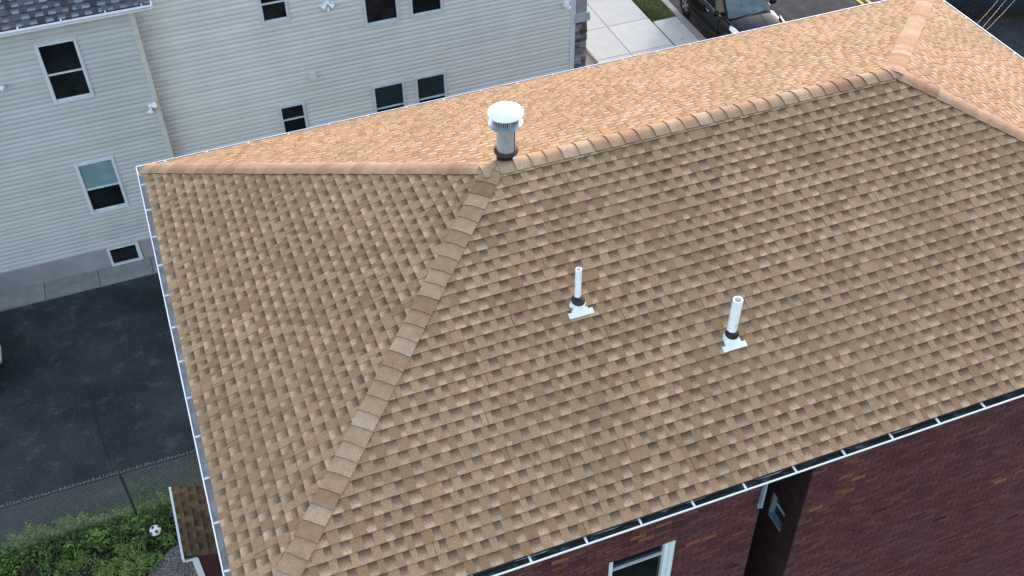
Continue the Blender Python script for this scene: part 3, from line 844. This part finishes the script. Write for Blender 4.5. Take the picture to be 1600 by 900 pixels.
# roofs of the siding house
def simple_roof(x0, x1, y0, y1, ze, rise, nm):
    ym = (y0+y1)/2; mb = MB()
    a = [(x0, y0, ze), (x1, y0, ze), (x1, y1, ze), (x0, y1, ze)]; r0, r1 = (x0, ym, ze+rise), (x1, ym, ze+rise)
    mb.face([a[0], a[1], r1, r0]); mb.face([a[2], a[3], r0, r1]); mb.face([a[3], a[0], r0]); mb.face([a[1], a[2], r1]); mb.face(a[::-1])
    return mb.build(nm, 'deck', sh)
ye = YL-.35
r1_ = simple_roof(-9.3, .755, ye, 27.4, eL-.01, 2.9, 'wing_roof')
dn = Vector((0, (27.4-ye)/2, 2.9)); Sw = dn.length
pcs = shingle_pieces((-9.3, ye-.02, eL-.004), (1, 0, 0), dn/Sw, [(0, 0), (10.055, 0), (10.055, Sw), (0, Sw)], expo=.165, th=.014, wmin=.08, wmax=.18, inset=0)
emit_pieces(pcs, 'shingle', ['slate', 'deck'], r1_, 90)
r2_ = simple_roof(.5, XE+.9, YR-.05, 27.6, eR-.01, 2.5, 'main_roof')
mb = MB(); mb.box(-9.3, .765, ye-.11, ye-.090, eL-.035, eL+.004); mb.box(-9.3, .765, ye-.089, ye+.0, eL-.10, eL-.09); mb.box(.766, .79, ye-.11, 22, eL-.06, eL+.012)
g = mb.build('gutter', 'white', sh)
for hx in (-2.62, -1.87, -1.03, -.15, .58):
    MB().box(hx-.012, hx+.012, ye-.093, ye-.01, eL-.022, eL+.018).build('gutter_hanger', 'hanger', g)
MB().box(-9.3, .755, ye-.0, YL-.036, eL-.11, eL-.09).build('soffit', 'trim', sh)

# wall fixtures
def floodlight(x, y, z, label, heads):
    t = thing('floodlight', label, 'floodlight', (x, y, z), 'white floodlights on the siding wall')
    MB().lathe((x, y, z), (0, -1, 0), [(.062, .0), (.06, .02), (.035, .035)], 16).build('base', 'bulb', t, smooth=True)
    for (dx, dy, dz) in heads:
        d = Vector((dx, dy, dz)).normalized(); p = Vector((x, y-.03, z))
        MB().lathe(p+d*.02, d, [(.016, 0), (.02, .03), (.05, .075), (.068, .125), (.066, .142), (.05, .15)], 18).build('lamp_head', 'bulb', t, smooth=True)
    return t
floodlight(-2.70, YL-.02, GZ-2.86, 'white floodlight at the left picture edge beside the upper left window', [(.8, -.5, -.35), (-.8, -.5, -.35)])
floodlight(.20, YL-.035, GZ-4.10, 'white two headed floodlight mounted beside the corner trim', [(.45, -.6, .5), (-.35, -.7, -.6)])
tf = floodlight(4.555, YR-.02, GZ-2.72, 'white floodlight with two lamps and hanging sensor high on the wall', [(-.95, -.45, -.55), (.95, -.45, -.5)])
MB().lathe((4.555, YR-.07, GZ-2.78), (0, -.15, -1), [(.02, 0), (.035, .04), (.04, .10), (.02, .13)], 14).build('sensor', 'bulb', tf, smooth=True)
floodlight(10.52, YR-.02, GZ-3.98, 'white floodlight at the right end of the siding beside the stone pier', [(-.3, -.8, .3), (.25, -.75, -.6)])
vb = thing('wall_vent', 'small square white vent hood on the siding between the window rows', 'vent', (3.97, YR, GZ-4.48))
x, z = 3.965, GZ-4.49
MB().box(x-.11, x+.11, YR-.03, YR-.019, z-.11, z+.11).build('mounting_plate', 'frame', vb)
MB().hull8([(x-.085, YR-.10, z-.085), (x+.085, YR-.10, z-.085), (x+.085, YR-.031, z-.085), (x-.085, YR-.031, z-.085), (x-.085, YR-.065, z+.085), (x+.085, YR-.065, z+.085), (x+.085, YR-.031, z+.085), (x-.085, YR-.031, z+.085)]).build('hood', 'frame', vb)

# ------------------------------------------------------------------ chain link fence
FY = 8.61
fence = thing('chain_link_fence', 'dark chain link fence between the driveway and the weedy yard', 'fence', (-2.05, FY, 0))
fx0, fx1, ft = -9.5, .2, 1.47
for x in (-8.1, -5.08, -2.05, .17):
    MB().tube([(x, FY, -.05), (x, FY, ft+.02)], .026, 10).build('post', 'post', fence, smooth=True)
MB().tube([(fx0, FY, ft), (fx1, FY, ft)], .011, 8).build('top_rail', 'post', fence, smooth=True)
mb = MB(); p = .062; n = int((fx1-fx0+ft)/p)
for i in range(n):
    for sgn in (1, -1):
        xa = fx0-ft+i*p if sgn > 0 else fx0+i*p
        xb = xa+ft if sgn > 0 else xa-ft
        za, zb = .03, ft+.03
        if sgn > 0:
            if xa < fx0: za = .03+(fx0-xa); xa = fx0
            if xb > fx1: zb = ft+.03-(xb-fx1); xb = fx1
        else:
            if xa > fx1: za = .03+(xa-fx1); xa = fx1
            if xb < fx0: zb = ft+.03-(fx0-xb); xb = fx0
        if zb-za < .05: continue
        mb.bar((xa, FY+.028+.002*sgn, za), (xb, FY+.028+.002*sgn, zb), .0020)
mb.build('wire_mesh', 'galv', fence)['kind'] = 'stuff'
mb = MB(); x = fx0                       # twisted wire tips along the top
while x < fx1:
    mb.bar((x, FY+.028, ft+.0), (x+random.uniform(-.02, .02), FY+.028+random.uniform(-.02, .02), ft+random.uniform(.03, .085)), .009); x += p*random.uniform(.35, .9)
mb.build('wire_tips', 'galv', fence)['kind'] = 'stuff'

# ------------------------------------------------------------------ weeds, grass, gravel
def weeds():
    mb = MB()
    def leaf(p, ln, wd, yaw, tilt, tone):
        d = Vector((math.cos(yaw)*math.cos(tilt), math.sin(yaw)*math.cos(tilt), math.sin(tilt))); s = Vector((-math.sin(yaw), math.cos(yaw), 0))
        m_ = p+d*ln*.5; t = (tone, 0, 0)
        mb.face([p, m_+s*wd*.5+Vector((0, 0, .006)), p+d*ln, m_-s*wd*.5+Vector((0, 0, .006))], 0, t)
    def blade(p, h, yaw, tone, w=.008):
        s = Vector((-math.sin(yaw), math.cos(yaw), 0))*w; b = Vector((math.cos(yaw), math.sin(yaw), 0)); t = (tone, 0, 0)
        q1 = p+b*h*.2+Vector((0, 0, h*.6)); q2 = p+b*h*.6+Vector((0, 0, h*.9))
        mb.face([p-s, p+s, q1+s*.8, q1-s*.8], 0, t); mb.face([q1-s*.8, q1+s*.8, q2], 0, t)
    def clump(x, y, rad, h, n, tone, z=.0, ls=.05):
        for _ in range(n):
            a = random.uniform(0, 6.283); rr = rad*math.sqrt(random.random())
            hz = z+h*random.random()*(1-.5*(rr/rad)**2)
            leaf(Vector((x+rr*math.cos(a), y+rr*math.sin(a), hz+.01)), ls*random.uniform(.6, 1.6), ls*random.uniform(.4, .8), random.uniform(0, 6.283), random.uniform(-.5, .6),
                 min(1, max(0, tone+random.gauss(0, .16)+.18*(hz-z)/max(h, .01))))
    R = random.Random(3)
    def edge_y(x): return 8.92+.06*math.sin(x*3)+.05*math.sin(x*7.3)-.14*max(0, (x+3.2))*.9
    # band along the fence
    for _ in range(470):
        x = R.uniform(-8, -.75); ye_ = edge_y(x)
        dd = abs(R.gauss(0, .34)); y = ye_-dd
        if -3.25 < x < -2.35 and y < 8.25 and R.random() < .8: continue
        clump(x, y, R.uniform(.08, .24), R.uniform(.1, .42), R.randint(18, 55), R.uniform(.0, .62), 0, R.uniform(.035, .10))
    for _ in range(330):
        x = R.uniform(-8, -.9); y = R.uniform(6.3, 8.3)
        if ((x+1.38)/.80)**2+((y-6.8)/.92)**2 < 1: continue
        if ((x+2.85)/.5)**2+((y-7.95)/.22)**2 < 1: continue
        if ((x+1.76)/.2)**2+((y-8.1)/.22)**2 < 1: continue
        clump(x, y, R.uniform(.06, .18), R.uniform(.04, .22), R.randint(12, 36), R.uniform(.0, .55), 0, R.uniform(.03, .08))
    # bright clover patch
    for _ in range(60):
        x = R.gauss(-2.35, .26); y = R.gauss(7.58, .22)
        clump(x, y, R.uniform(.06, .14), R.uniform(.06, .16), R.randint(25, 45), R.uniform(.66, .86), 0, R.uniform(.03, .05))
    for _ in range(40):
        x = R.gauss(-3.3, .2); y = R.gauss(8.0, .12)
        clump(x, y, R.uniform(.05, .12), R.uniform(.06, .15), R.randint(15, 30), R.uniform(.5, .75), 0, .035)
    for _ in range(2400):
        x = R.uniform(-7, -.8); y = edge_y(x)-abs(R.gauss(0, .55))-.05
        if ((x+1.38)/.78)**2+((y-6.8)/.9)**2 < 1: continue
        if ((x+1.76)/.16)**2+((y-8.1)/.16)**2 < 1: continue
        blade(Vector((x, y, 0)), R.uniform(.06, .26), R.uniform(0, 6.283), min(1, max(0, R.gauss(.55, .22))))
    # sparse vine on the fence right of the post
    for _ in range(420):
        u = R.random()**1.3; x = R.gauss(-1.72, .16+.05*u); z = u*1.2
        leaf(Vector((x, FY-.03+R.uniform(-.05, .09), z)), R.uniform(.025, .055), .03, R.uniform(0, 6.283), R.uniform(-.5, .5), R.uniform(.1, .6))
    for _ in range(160):
        x = R.uniform(-1.2, -.6); z = R.random()*.7
        leaf(Vector((x, FY+R.uniform(-.1, .2), z)), R.uniform(.025, .05), .03, R.uniform(0, 6.283), R.uniform(-.5, .5), R.uniform(.05, .5))
    for _ in range(700):                     # weeds creeping out onto the asphalt
        x = R.uniform(-3.0, -.7); y = 8.9+abs(R.gauss(0, .30))*(1 if x > -2.2 else .5)
        leaf(Vector((x, y, .02+R.random()*.05)), R.uniform(.02, .045), .025, R.uniform(0, 6.283), R.uniform(-.3, .4), R.uniform(.05, .45))
    return mb
tag(weeds().build('weeds', 'leaf'), 'dense green weeds and grass growing along the fence', 'weeds', kind='stuff')
def dead_stems():
    mb = MB(); R = random.Random(9)
    for _ in range(24):
        x = R.uniform(-4.5, -1.0); y = R.uniform(7.9, 8.9); a = R.uniform(0, 6.28); h = R.uniform(.12, .4)
        p = Vector((x, y, R.uniform(.05, .25))); mb.bar(p, p+Vector((math.cos(a)*h, math.sin(a)*h, R.uniform(-.02, .2))), .004)
    return mb
tag(dead_stems().build('dry_stems', 'cable'), 'dry brown stems lying among the green weeds', 'stems', kind='stuff')
def gravel():
    mb = MB(); R = random.Random(5)
    for _ in range(5200):
        a = R.uniform(0, 6.283); rr = math.sqrt(R.random())
        x = -1.38+rr*math.cos(a)*.74; y = 6.80+rr*math.sin(a)*.86+.05*math.sin(a*5)
        if x > -.90 and y < 6.70 and y > 5.38: continue
        s = R.uniform(.008, .02); t = (R.random(), 0, 0)
        q = [Vector((x+s*R.uniform(.7, 1.2)*math.cos(k*1.5708+R.random()*.5), y+s*R.uniform(.7, 1.2)*math.sin(k*1.5708+R.random()*.5), .012)) for k in range(4)]
        mb.loft([q, [v_+Vector((0, 0, s*.9))*1 + (Vector((x, y, .012))-v_)*.35 for v_ in q]], 0, (False, True), t)
    return mb
tag(gravel().build('gravel', 'gravel'), 'patch of grey gravel beside the entry porch', 'gravel', kind='stuff')
mb = MB(); ring_ = []
for k in range(28):
    a = 2*math.pi*k/28; ring_.append((-1.38+math.cos(a)*.77*(1+.05*math.sin(k*2.1)), 6.80+math.sin(a)*.90*(1+.05*math.cos(k*1.7)), .008))
mb.face(ring_, 0, (.25, 0, 0)); struct(mb.build('gravel_bed', 'gravel'))
def verge():
    mb = MB(); R = random.Random(11)
    for _ in range(9000):
        x = R.uniform(15.80, 16.64); y = 22.0+R.random()**1.2*6
        a = R.uniform(0, 6.283); h = R.uniform(.03, .085); s = Vector((-math.sin(a), math.cos(a), 0))*.007; p = Vector((x, y, .068)); b = Vector((math.cos(a), math.sin(a), 0))*h*.7
        dry = .3*math.sin(x*5+y*2)
        t = (min(1, max(0, R.gauss(.5+dry, .2))), 0, 0)
        mb.face([p-s, p+s, p+b+Vector((0, 0, h))], 0, t)
    return mb
tag(verge().build('verge_grass', 'grass'), 'patchy green grass strip between sidewalk and kerb', 'grass', kind='stuff')
def planting():
    mb = MB(); R = random.Random(12)
    for _ in range(1200):
        x = R.uniform(11.3, 13.12); y = R.uniform(17, 23); a = R.uniform(0, 6.283); h = R.uniform(.02, .06); s = Vector((-math.sin(a), math.cos(a), 0))*.008; p = Vector((x, y, .004))
        mb.face([p-s, p+s, p+Vector((math.cos(a)*h*.6, math.sin(a)*h*.6, h))], 0, (R.uniform(.6, 1), 0, 0))
    return mb
mb = MB(); mb.face([(11.2, 8.3, .03), (13.14, 8.3, .03), (13.14, 60, .03), (11.2, 60, .03)]); struct(mb.build('front_bed', 'gravel'))

# ------------------------------------------------------------------ football
br_ = .11; bc = Vector((-1.76, 8.11, .155))
ball = thing('soccer_ball', 'black and white soccer ball lying in the weeds by the porch', 'ball', (bc.x, bc.y, bc.z-br_))
bm = bmesh.new(); bmesh.ops.create_icosphere(bm, subdivisions=3, radius=br_)
mb = MB()
for f in bm.faces: mb.face([v.co+bc for v in f.verts])
bm.free(); mb.build('ball_skin', 'ball_white', ball, smooth=True, angle=80)
phi = (1+5**.5)/2
for a in ((0, 1, phi), (0, 1, -phi), (0, -1, phi), (0, -1, -phi), (1, phi, 0), (1, -phi, 0), (-1, phi, 0), (-1, -phi, 0), (phi, 0, 1), (-phi, 0, 1), (phi, 0, -1), (-phi, 0, -1)):
    d = Matrix.Rotation(.45, 3, 'X') @ (Matrix.Rotation(.5, 3, 'Z') @ Vector(a).normalized())
    mb = MB(); x_ = d.orthogonal().normalized(); y_ = d.cross(x_)
    rg = [bc+(d+ (x_*math.cos(k*1.2566)+y_*math.sin(k*1.2566))*.37).normalized()*(br_+.0012) for k in range(5)]
    for k in range(5): mb.face([bc+d*(br_+.0025), rg[k], rg[(k+1) % 5]])
    mb.build('pentagon_panel', 'ball_black', ball)

# ------------------------------------------------------------------ cars
def car(loc, yaw, paint, rim, label, group):
    t = thing('parked_car', label, 'car', loc, group); t.rotation_euler = (0, 0, yaw)
    ZERO = Vector((0, 0, 0))
    def bld(mb, nm, mat, par=t, **k): return mb.build(nm, mat, par, off=ZERO, **k)
    # lower body: rings along x (forward +x)
    st = [(-2.22, .66, .42, .86, .02), (-2.14, .80, .34, .98, .02), (-1.7, .90, .24, 1.02, .02), (-1.0, .925, .22, 1.02, .02), (0, .925, .22, 1.0, .02), (.75, .92, .22, 1.00, .03),
          (1.1, .91, .22, .99, .05), (1.6, .885, .24, .93, .06), (1.95, .84, .28, .86, .06), (2.16, .74, .34, .76, .05), (2.25, .58, .42, .66, .03)]
    rings = []
    for (x, w, zb, zs, cr) in st:
        half = [(0, zb), (w*.85, zb), (w*.985, zb+.10), (w, zb+(zs-zb)*.45), (w*.985, zs-.16), (w*.955, zs-.05), (w*.88, zs), (w*.5, zs+cr*.8), (0, zs+cr)]
        ring = [Vector((x, y, z)) for y, z in half] + [Vector((x, -y, z)) for y, z in reversed(half[1:-1])]
        rings.append(ring)
    mb = MB(); mb.loft(rings); body = bld(mb, 'body', paint, smooth=True, angle=50)
    ss = body.modifiers.new('ss', 'SUBSURF'); ss.levels = 2; ss.render_levels = 2
    # greenhouse
    base = [(1.02, .80, 1.0), (.35, .845, 1.01), (-.6, .85, 1.02), (-1.5, .83, 1.03), (-2.0, .74, 1.03)]
    topp = [(.22, .60, 1.52), (-.15, .63, 1.58), (-.7, .64, 1.60), (-1.35, .62, 1.58), (-1.72, .56, 1.50)]
    mb = MB()
    for i in range(4):
        for s in (1, -1):
            q = [(base[i][0], s*base[i][1], base[i][2]-.03), (base[i+1][0], s*base[i+1][1], base[i+1][2]-.03), (topp[i+1][0], s*topp[i+1][1], topp[i+1][2]), (topp[i][0], s*topp[i][1], topp[i][2])]
            mb.face(q)
        mb.face([(topp[i][0], topp[i][1], topp[i][2]), (topp[i+1][0], topp[i+1][1], topp[i+1][2]), (topp[i+1][0], 0, topp[i+1][2]+.03), (topp[i][0], 0, topp[i][2]+.03)])
        mb.face([(topp[i][0], -topp[i][1], topp[i][2]), (topp[i+1][0], -topp[i+1][1], topp[i+1][2]), (topp[i+1][0], 0, topp[i+1][2]+.03), (topp[i][0], 0, topp[i][2]+.03)])
    for e in (0, 4):
        b, a = base[e], topp[e]; xm = (.06 if e == 0 else -.06)
        mb.face([(b[0], b[1], b[2]-.03), (b[0]+xm, 0, b[2]-.03), (a[0]+xm*.5, 0, a[2]+.03), (a[0], a[1], a[2])])
        mb.face([(b[0], -b[1], b[2]-.03), (b[0]+xm, 0, b[2]-.03), (a[0]+xm*.5, 0, a[2]+.03), (a[0], -a[1], a[2])])
    bld(mb, 'cabin', 'black_plastic')
    def pane4(a, b, c, d, ox, nm='window', inset=.06, rows=4):
        # bilinear pane slightly proud of the cabin, bulging
        a, b, c, d = map(Vector, (a, b, c, d)); ox = Vector(ox); mb = MB(); N = 6
        def pt(i, j):
            u = inset+(1-2*inset)*i/N; v = inset*.9+(1-1.9*inset)*j/N
            p = (a*(1-u)+b*u)*(1-v)+(d*(1-u)+c*u)*v
            return p+ox
        for i in range(N):
            for j in range(N): mb.face([pt(i, j), pt(i+1, j), pt(i+1, j+1), pt(i, j+1)])
        return bld(mb, nm, 'pane', smooth=True)
    bl = lambda i, s, dz_=0: (base[i][0], s*base[i][1], base[i][2]-.0+dz_)
    tl_ = lambda i, s: (topp[i][0], s*topp[i][1], topp[i][2]-.02)
    # windscreen as two halves meeting on the centre line would show a seam: build as one curved sheet
    mb = MB(); NX, NY = 12, 8
    def wsp(i, j):
        u = -1+2*i/NX; v = j/NY
        yb_, yt_ = .755*u, .575*u; bx = 1.02+.06*(1-u*u)-.0; tx = .25+.03*(1-u*u)
        zb_, zt_ = .985, 1.515+.03*(1-u*u)
        k = .05+.88*v
        return Vector((bx*(1-k)+tx*k+.014, yb_*(1-k)+yt_*k, zb_*(1-k)+zt_*k+.012))
    for i in range(NX):
        for j in range(NY): mb.face([wsp(i, j), wsp(i+1, j), wsp(i+1, j+1), wsp(i, j+1)])
    bld(mb, 'windscreen', 'car_glass', smooth=True, angle=80)
    mb = MB(); bb = [wsp(i, 0)+Vector((.012, 0, .004)) for i in range(NX+1)]
    for i in range(NX): mb.bar(bb[i], bb[i+1], .06, .012)
    bld(mb, 'cowl', 'black_plastic')
    for (y0, y1) in ((-.55, .02), (.05, .60)):
        bld(MB().bar((1.07, y0, 1.035), (1.0, y1, 1.062), .016), 'wiper', 'black_plastic')
    for s in (1, -1):
        pane4(bl(0, s), bl(1, s), tl_(1, s), tl_(0, s), (.004, s*.02, .008), 'quarter_window', .07)
        pane4(bl(1, s), bl(2, s), tl_(2, s), tl_(1, s), (0, s*.008, 0), 'side_window'); pane4(bl(2, s), bl(3, s), tl_(3, s), tl_(2, s), (0, s*.008, 0), 'side_window')
        bld(MB().bar((.75, s*.872, 1.012), (-1.75, s*.862, 1.04), .012, .018), 'belt_trim', 'chrome')
        for i, xx in enumerate((.12, -.85)):
            bld(MB().bar((xx, s*.925, .86), (xx-.2, s*.925, .865), .03, .03), 'door_handle', 'chrome' if i == 0 else paint)
        # door shut lines
        mb = MB()
        for xx in (.72, -.25, -1.2): mb.box(xx-.004, xx+.004, min(s*.90, s*.9275), max(s*.90, s*.9275), .35, .92)
        bld(mb, 'door_seam', 'black_plastic')
        m_ = thingless = MB(); m_.lathe((.62, s*1.02, 1.08), (0, s, 0), [(.02, -.12), (.085, -.09), (.10, 0), (.08, .08), (.03, .10)], 14); bld(m_, 'door_mirror', paint, smooth=True)
        # headlight sweeping back along the fender
        mb = MB(); hl = [((1.32, .862, .985), (1.5, .79, .972)), ((1.72, .845, .915), (1.82, .74, .915)), ((1.92, .815, .86), (2.02, .60, .86)), ((2.06, .77, .80), (2.15, .56, .80))]
        for (a, b), (c_, d_) in zip(hl, hl[1:]):
            q = [Vector((p[0], s*p[1], p[2]+.012)) for p in (a, b, d_, c_)]; mb.face(q)
            lo = [Vector((p[0]+.01, s*(p[1]+.035), p[2]-.10)) for p in (a, c_)]; mb.face([q[0], q[3], lo[1], lo[0]])
        bld(mb, 'headlight', 'headlight', smooth=True)
        bld(MB().box(-2.2, -2.1, min(s*.55, s*.79), max(s*.55, s*.79), .78, .92), 'tail_light', 'red_lamp')
        # hood creases
        mb = MB()
        pts = [(1.02, s*.30, 1.035), (1.45, s*.26, .995), (1.95, s*.20, .915)]
        for a, b in zip(pts, pts[1:]): mb.bar((a[0], a[1], a[2]+.002), (b[0], b[1], b[2]+.002), .022, .014)
        bld(mb, 'hood_crease', paint); mb = MB()
        pts = [(1.0, s*.795, 1.003), (1.45, s*.785, .965), (1.9, s*.74, .885)]
        for a, b in zip(pts, pts[1:]): mb.bar(a, b, .016, .02)
        bld(mb, 'fender_crease', paint)
        for xx in (1.38, -1.38):
            wl = bld(MB().lathe((xx, s*.70, .345), (0, s, 0), [(.22, 0), (.335, .0), (.345, .03), (.345, .20), (.33, .235), (.235, .24), (.235, .19)], 32, caps=(True, False)), 'wheel', 'tyre', smooth=True)
            mb = MB(); mb.lathe((xx, s*.70, .345), (0, s, 0), [(.237, .185), (.237, .225), (.218, .23), (.215, .19)], 32, caps=(False, False))
            for k in range(5):
                a = k*1.2566+.3; d_ = Vector((math.cos(a), 0, math.sin(a))); cc = Vector((xx, s*.92, .345))
                for w_ in (-.16, .16):
                    d2 = Vector((math.cos(a+w_), 0, math.sin(a+w_))); mb.bar(cc+d_*.03, cc+d2*.222, .03, .025, up=(0, 1, 0))
            mb.lathe((xx, s*.70, .345), (0, s, 0), [(.05, .20), (.05, .235), (.02, .24)], 14)
            bld(mb, 'rim', rim, wl)
            bld(MB().lathe((xx, s*.70, .345), (0, s, 0), [(.215, .10), (.215, .12)], 24), 'brake_disc', 'black_plastic', wl)
            mb = MB()       # wheel arch lip
            ar = [(xx+.415*math.cos(a), .345+.415*math.sin(a)) for a in [math.radians(-12+i*204/16) for i in range(17)]]
            ai = [(xx+.36*math.cos(a), .345+.36*math.sin(a)) for a in [math.radians(-12+i*204/16) for i in range(17)]]
            for i in range(16):
                mb.face([(ar[i][0], s*.93, ar[i][1]), (ar[i+1][0], s*.93, ar[i+1][1]), (ai[i+1][0], s*.938, ai[i+1][1]), (ai[i][0], s*.938, ai[i][1])])
                mb.face([(ar[i][0], s*.93, ar[i][1]), (ar[i+1][0], s*.93, ar[i+1][1]), (ar[i+1][0], s*.88, ar[i+1][1]), (ar[i][0], s*.88, ar[i][1])])
            bld(mb, 'wheel_arch', 'black_plastic')
            bld(MB().lathe((xx, s*.80, .345), (0, s, 0), [(.36, .0), (.36, .127)], 28), 'wheel_well', 'black_plastic')
    for s in (1, -1): bld(MB().box(-.98, .98, min(s*.86, s*.934), max(s*.86, s*.934), .20, .40), 'sill_cladding', 'black_plastic')
    bld(MB().box(2.17, 2.27, -.55, .55, .50, .64), 'grille', 'black_plastic')
    bld(MB().box(2.18, 2.285, -.26, .26, .42, .53), 'number_plate', 'headlight')
    for s in (1, -1): bld(MB().tube([(.0, s*.56, 1.615), (-.2, s*.575, 1.645), (-1.2, s*.575, 1.645), (-1.4, s*.56, 1.61)], .016, 8), 'roof_rail', 'chrome', smooth=True)
    return t
car((17.95, 20.80, .004), math.radians(-90), 'black_paint', 'alloy', 'black car parked at the kerb with blue hood reflections, facing the camera', 'cars parked near the houses')
_d = pix_ray(1.1, 552); _t = (.475-CAM_POS.z)/_d.z; _p = CAM_POS+_d*_t
car((_p.x-2.285, _p.y, .006), 0.0, 'black_paint', 'dark_alloy', 'dark parked car at the left picture edge, only its white plate just in view', 'cars parked near the houses')
car((26.85, 18.75, .004), math.radians(-18), 'navy_paint', 'dark_alloy', 'dark car with black wheels at the top right corner behind the wires', 'cars parked near the houses')

# ------------------------------------------------------------------ service wires at the front of the brick house
for k, (p, q, nm) in enumerate((((1527, 33), (1557, 0), 'leftmost'), ((1535, 39), (1569, 0), 'middle'), ((1541, 43), (1583, 0), 'rightmost'))):
    n = pix_ray(*p).cross(pix_ray(*q))
    # attachment on the front wall: x fixed, z fixed, y from the viewing plane
    ax_, az_ = L-.27+.06, GZ-.75-.05*k
    ay_ = CAM_POS.y - (n.x*(ax_-CAM_POS.x)+n.z*(az_-CAM_POS.z))/n.y
    A = Vector((ax_, ay_, az_)); d = pix_ray(1557+26+13*k, -34); tt = 27.5; Bp = CAM_POS+d*tt
    Bp = Bp - n*(n.dot(Bp-CAM_POS)/n.length_squared)
    print('wire', A[:], Bp[:])
    pts = [A.lerp(Bp, i/16)-Vector((0, 0, .10*4*(i/16)*(1-i/16))) for i in range(17)]
    tag(MB().tube(pts, .0045, 6).build('service_wire', 'wire', off=None), nm+' of the three thin service wires crossing above the dark street', 'wire', 'service wires above the street')
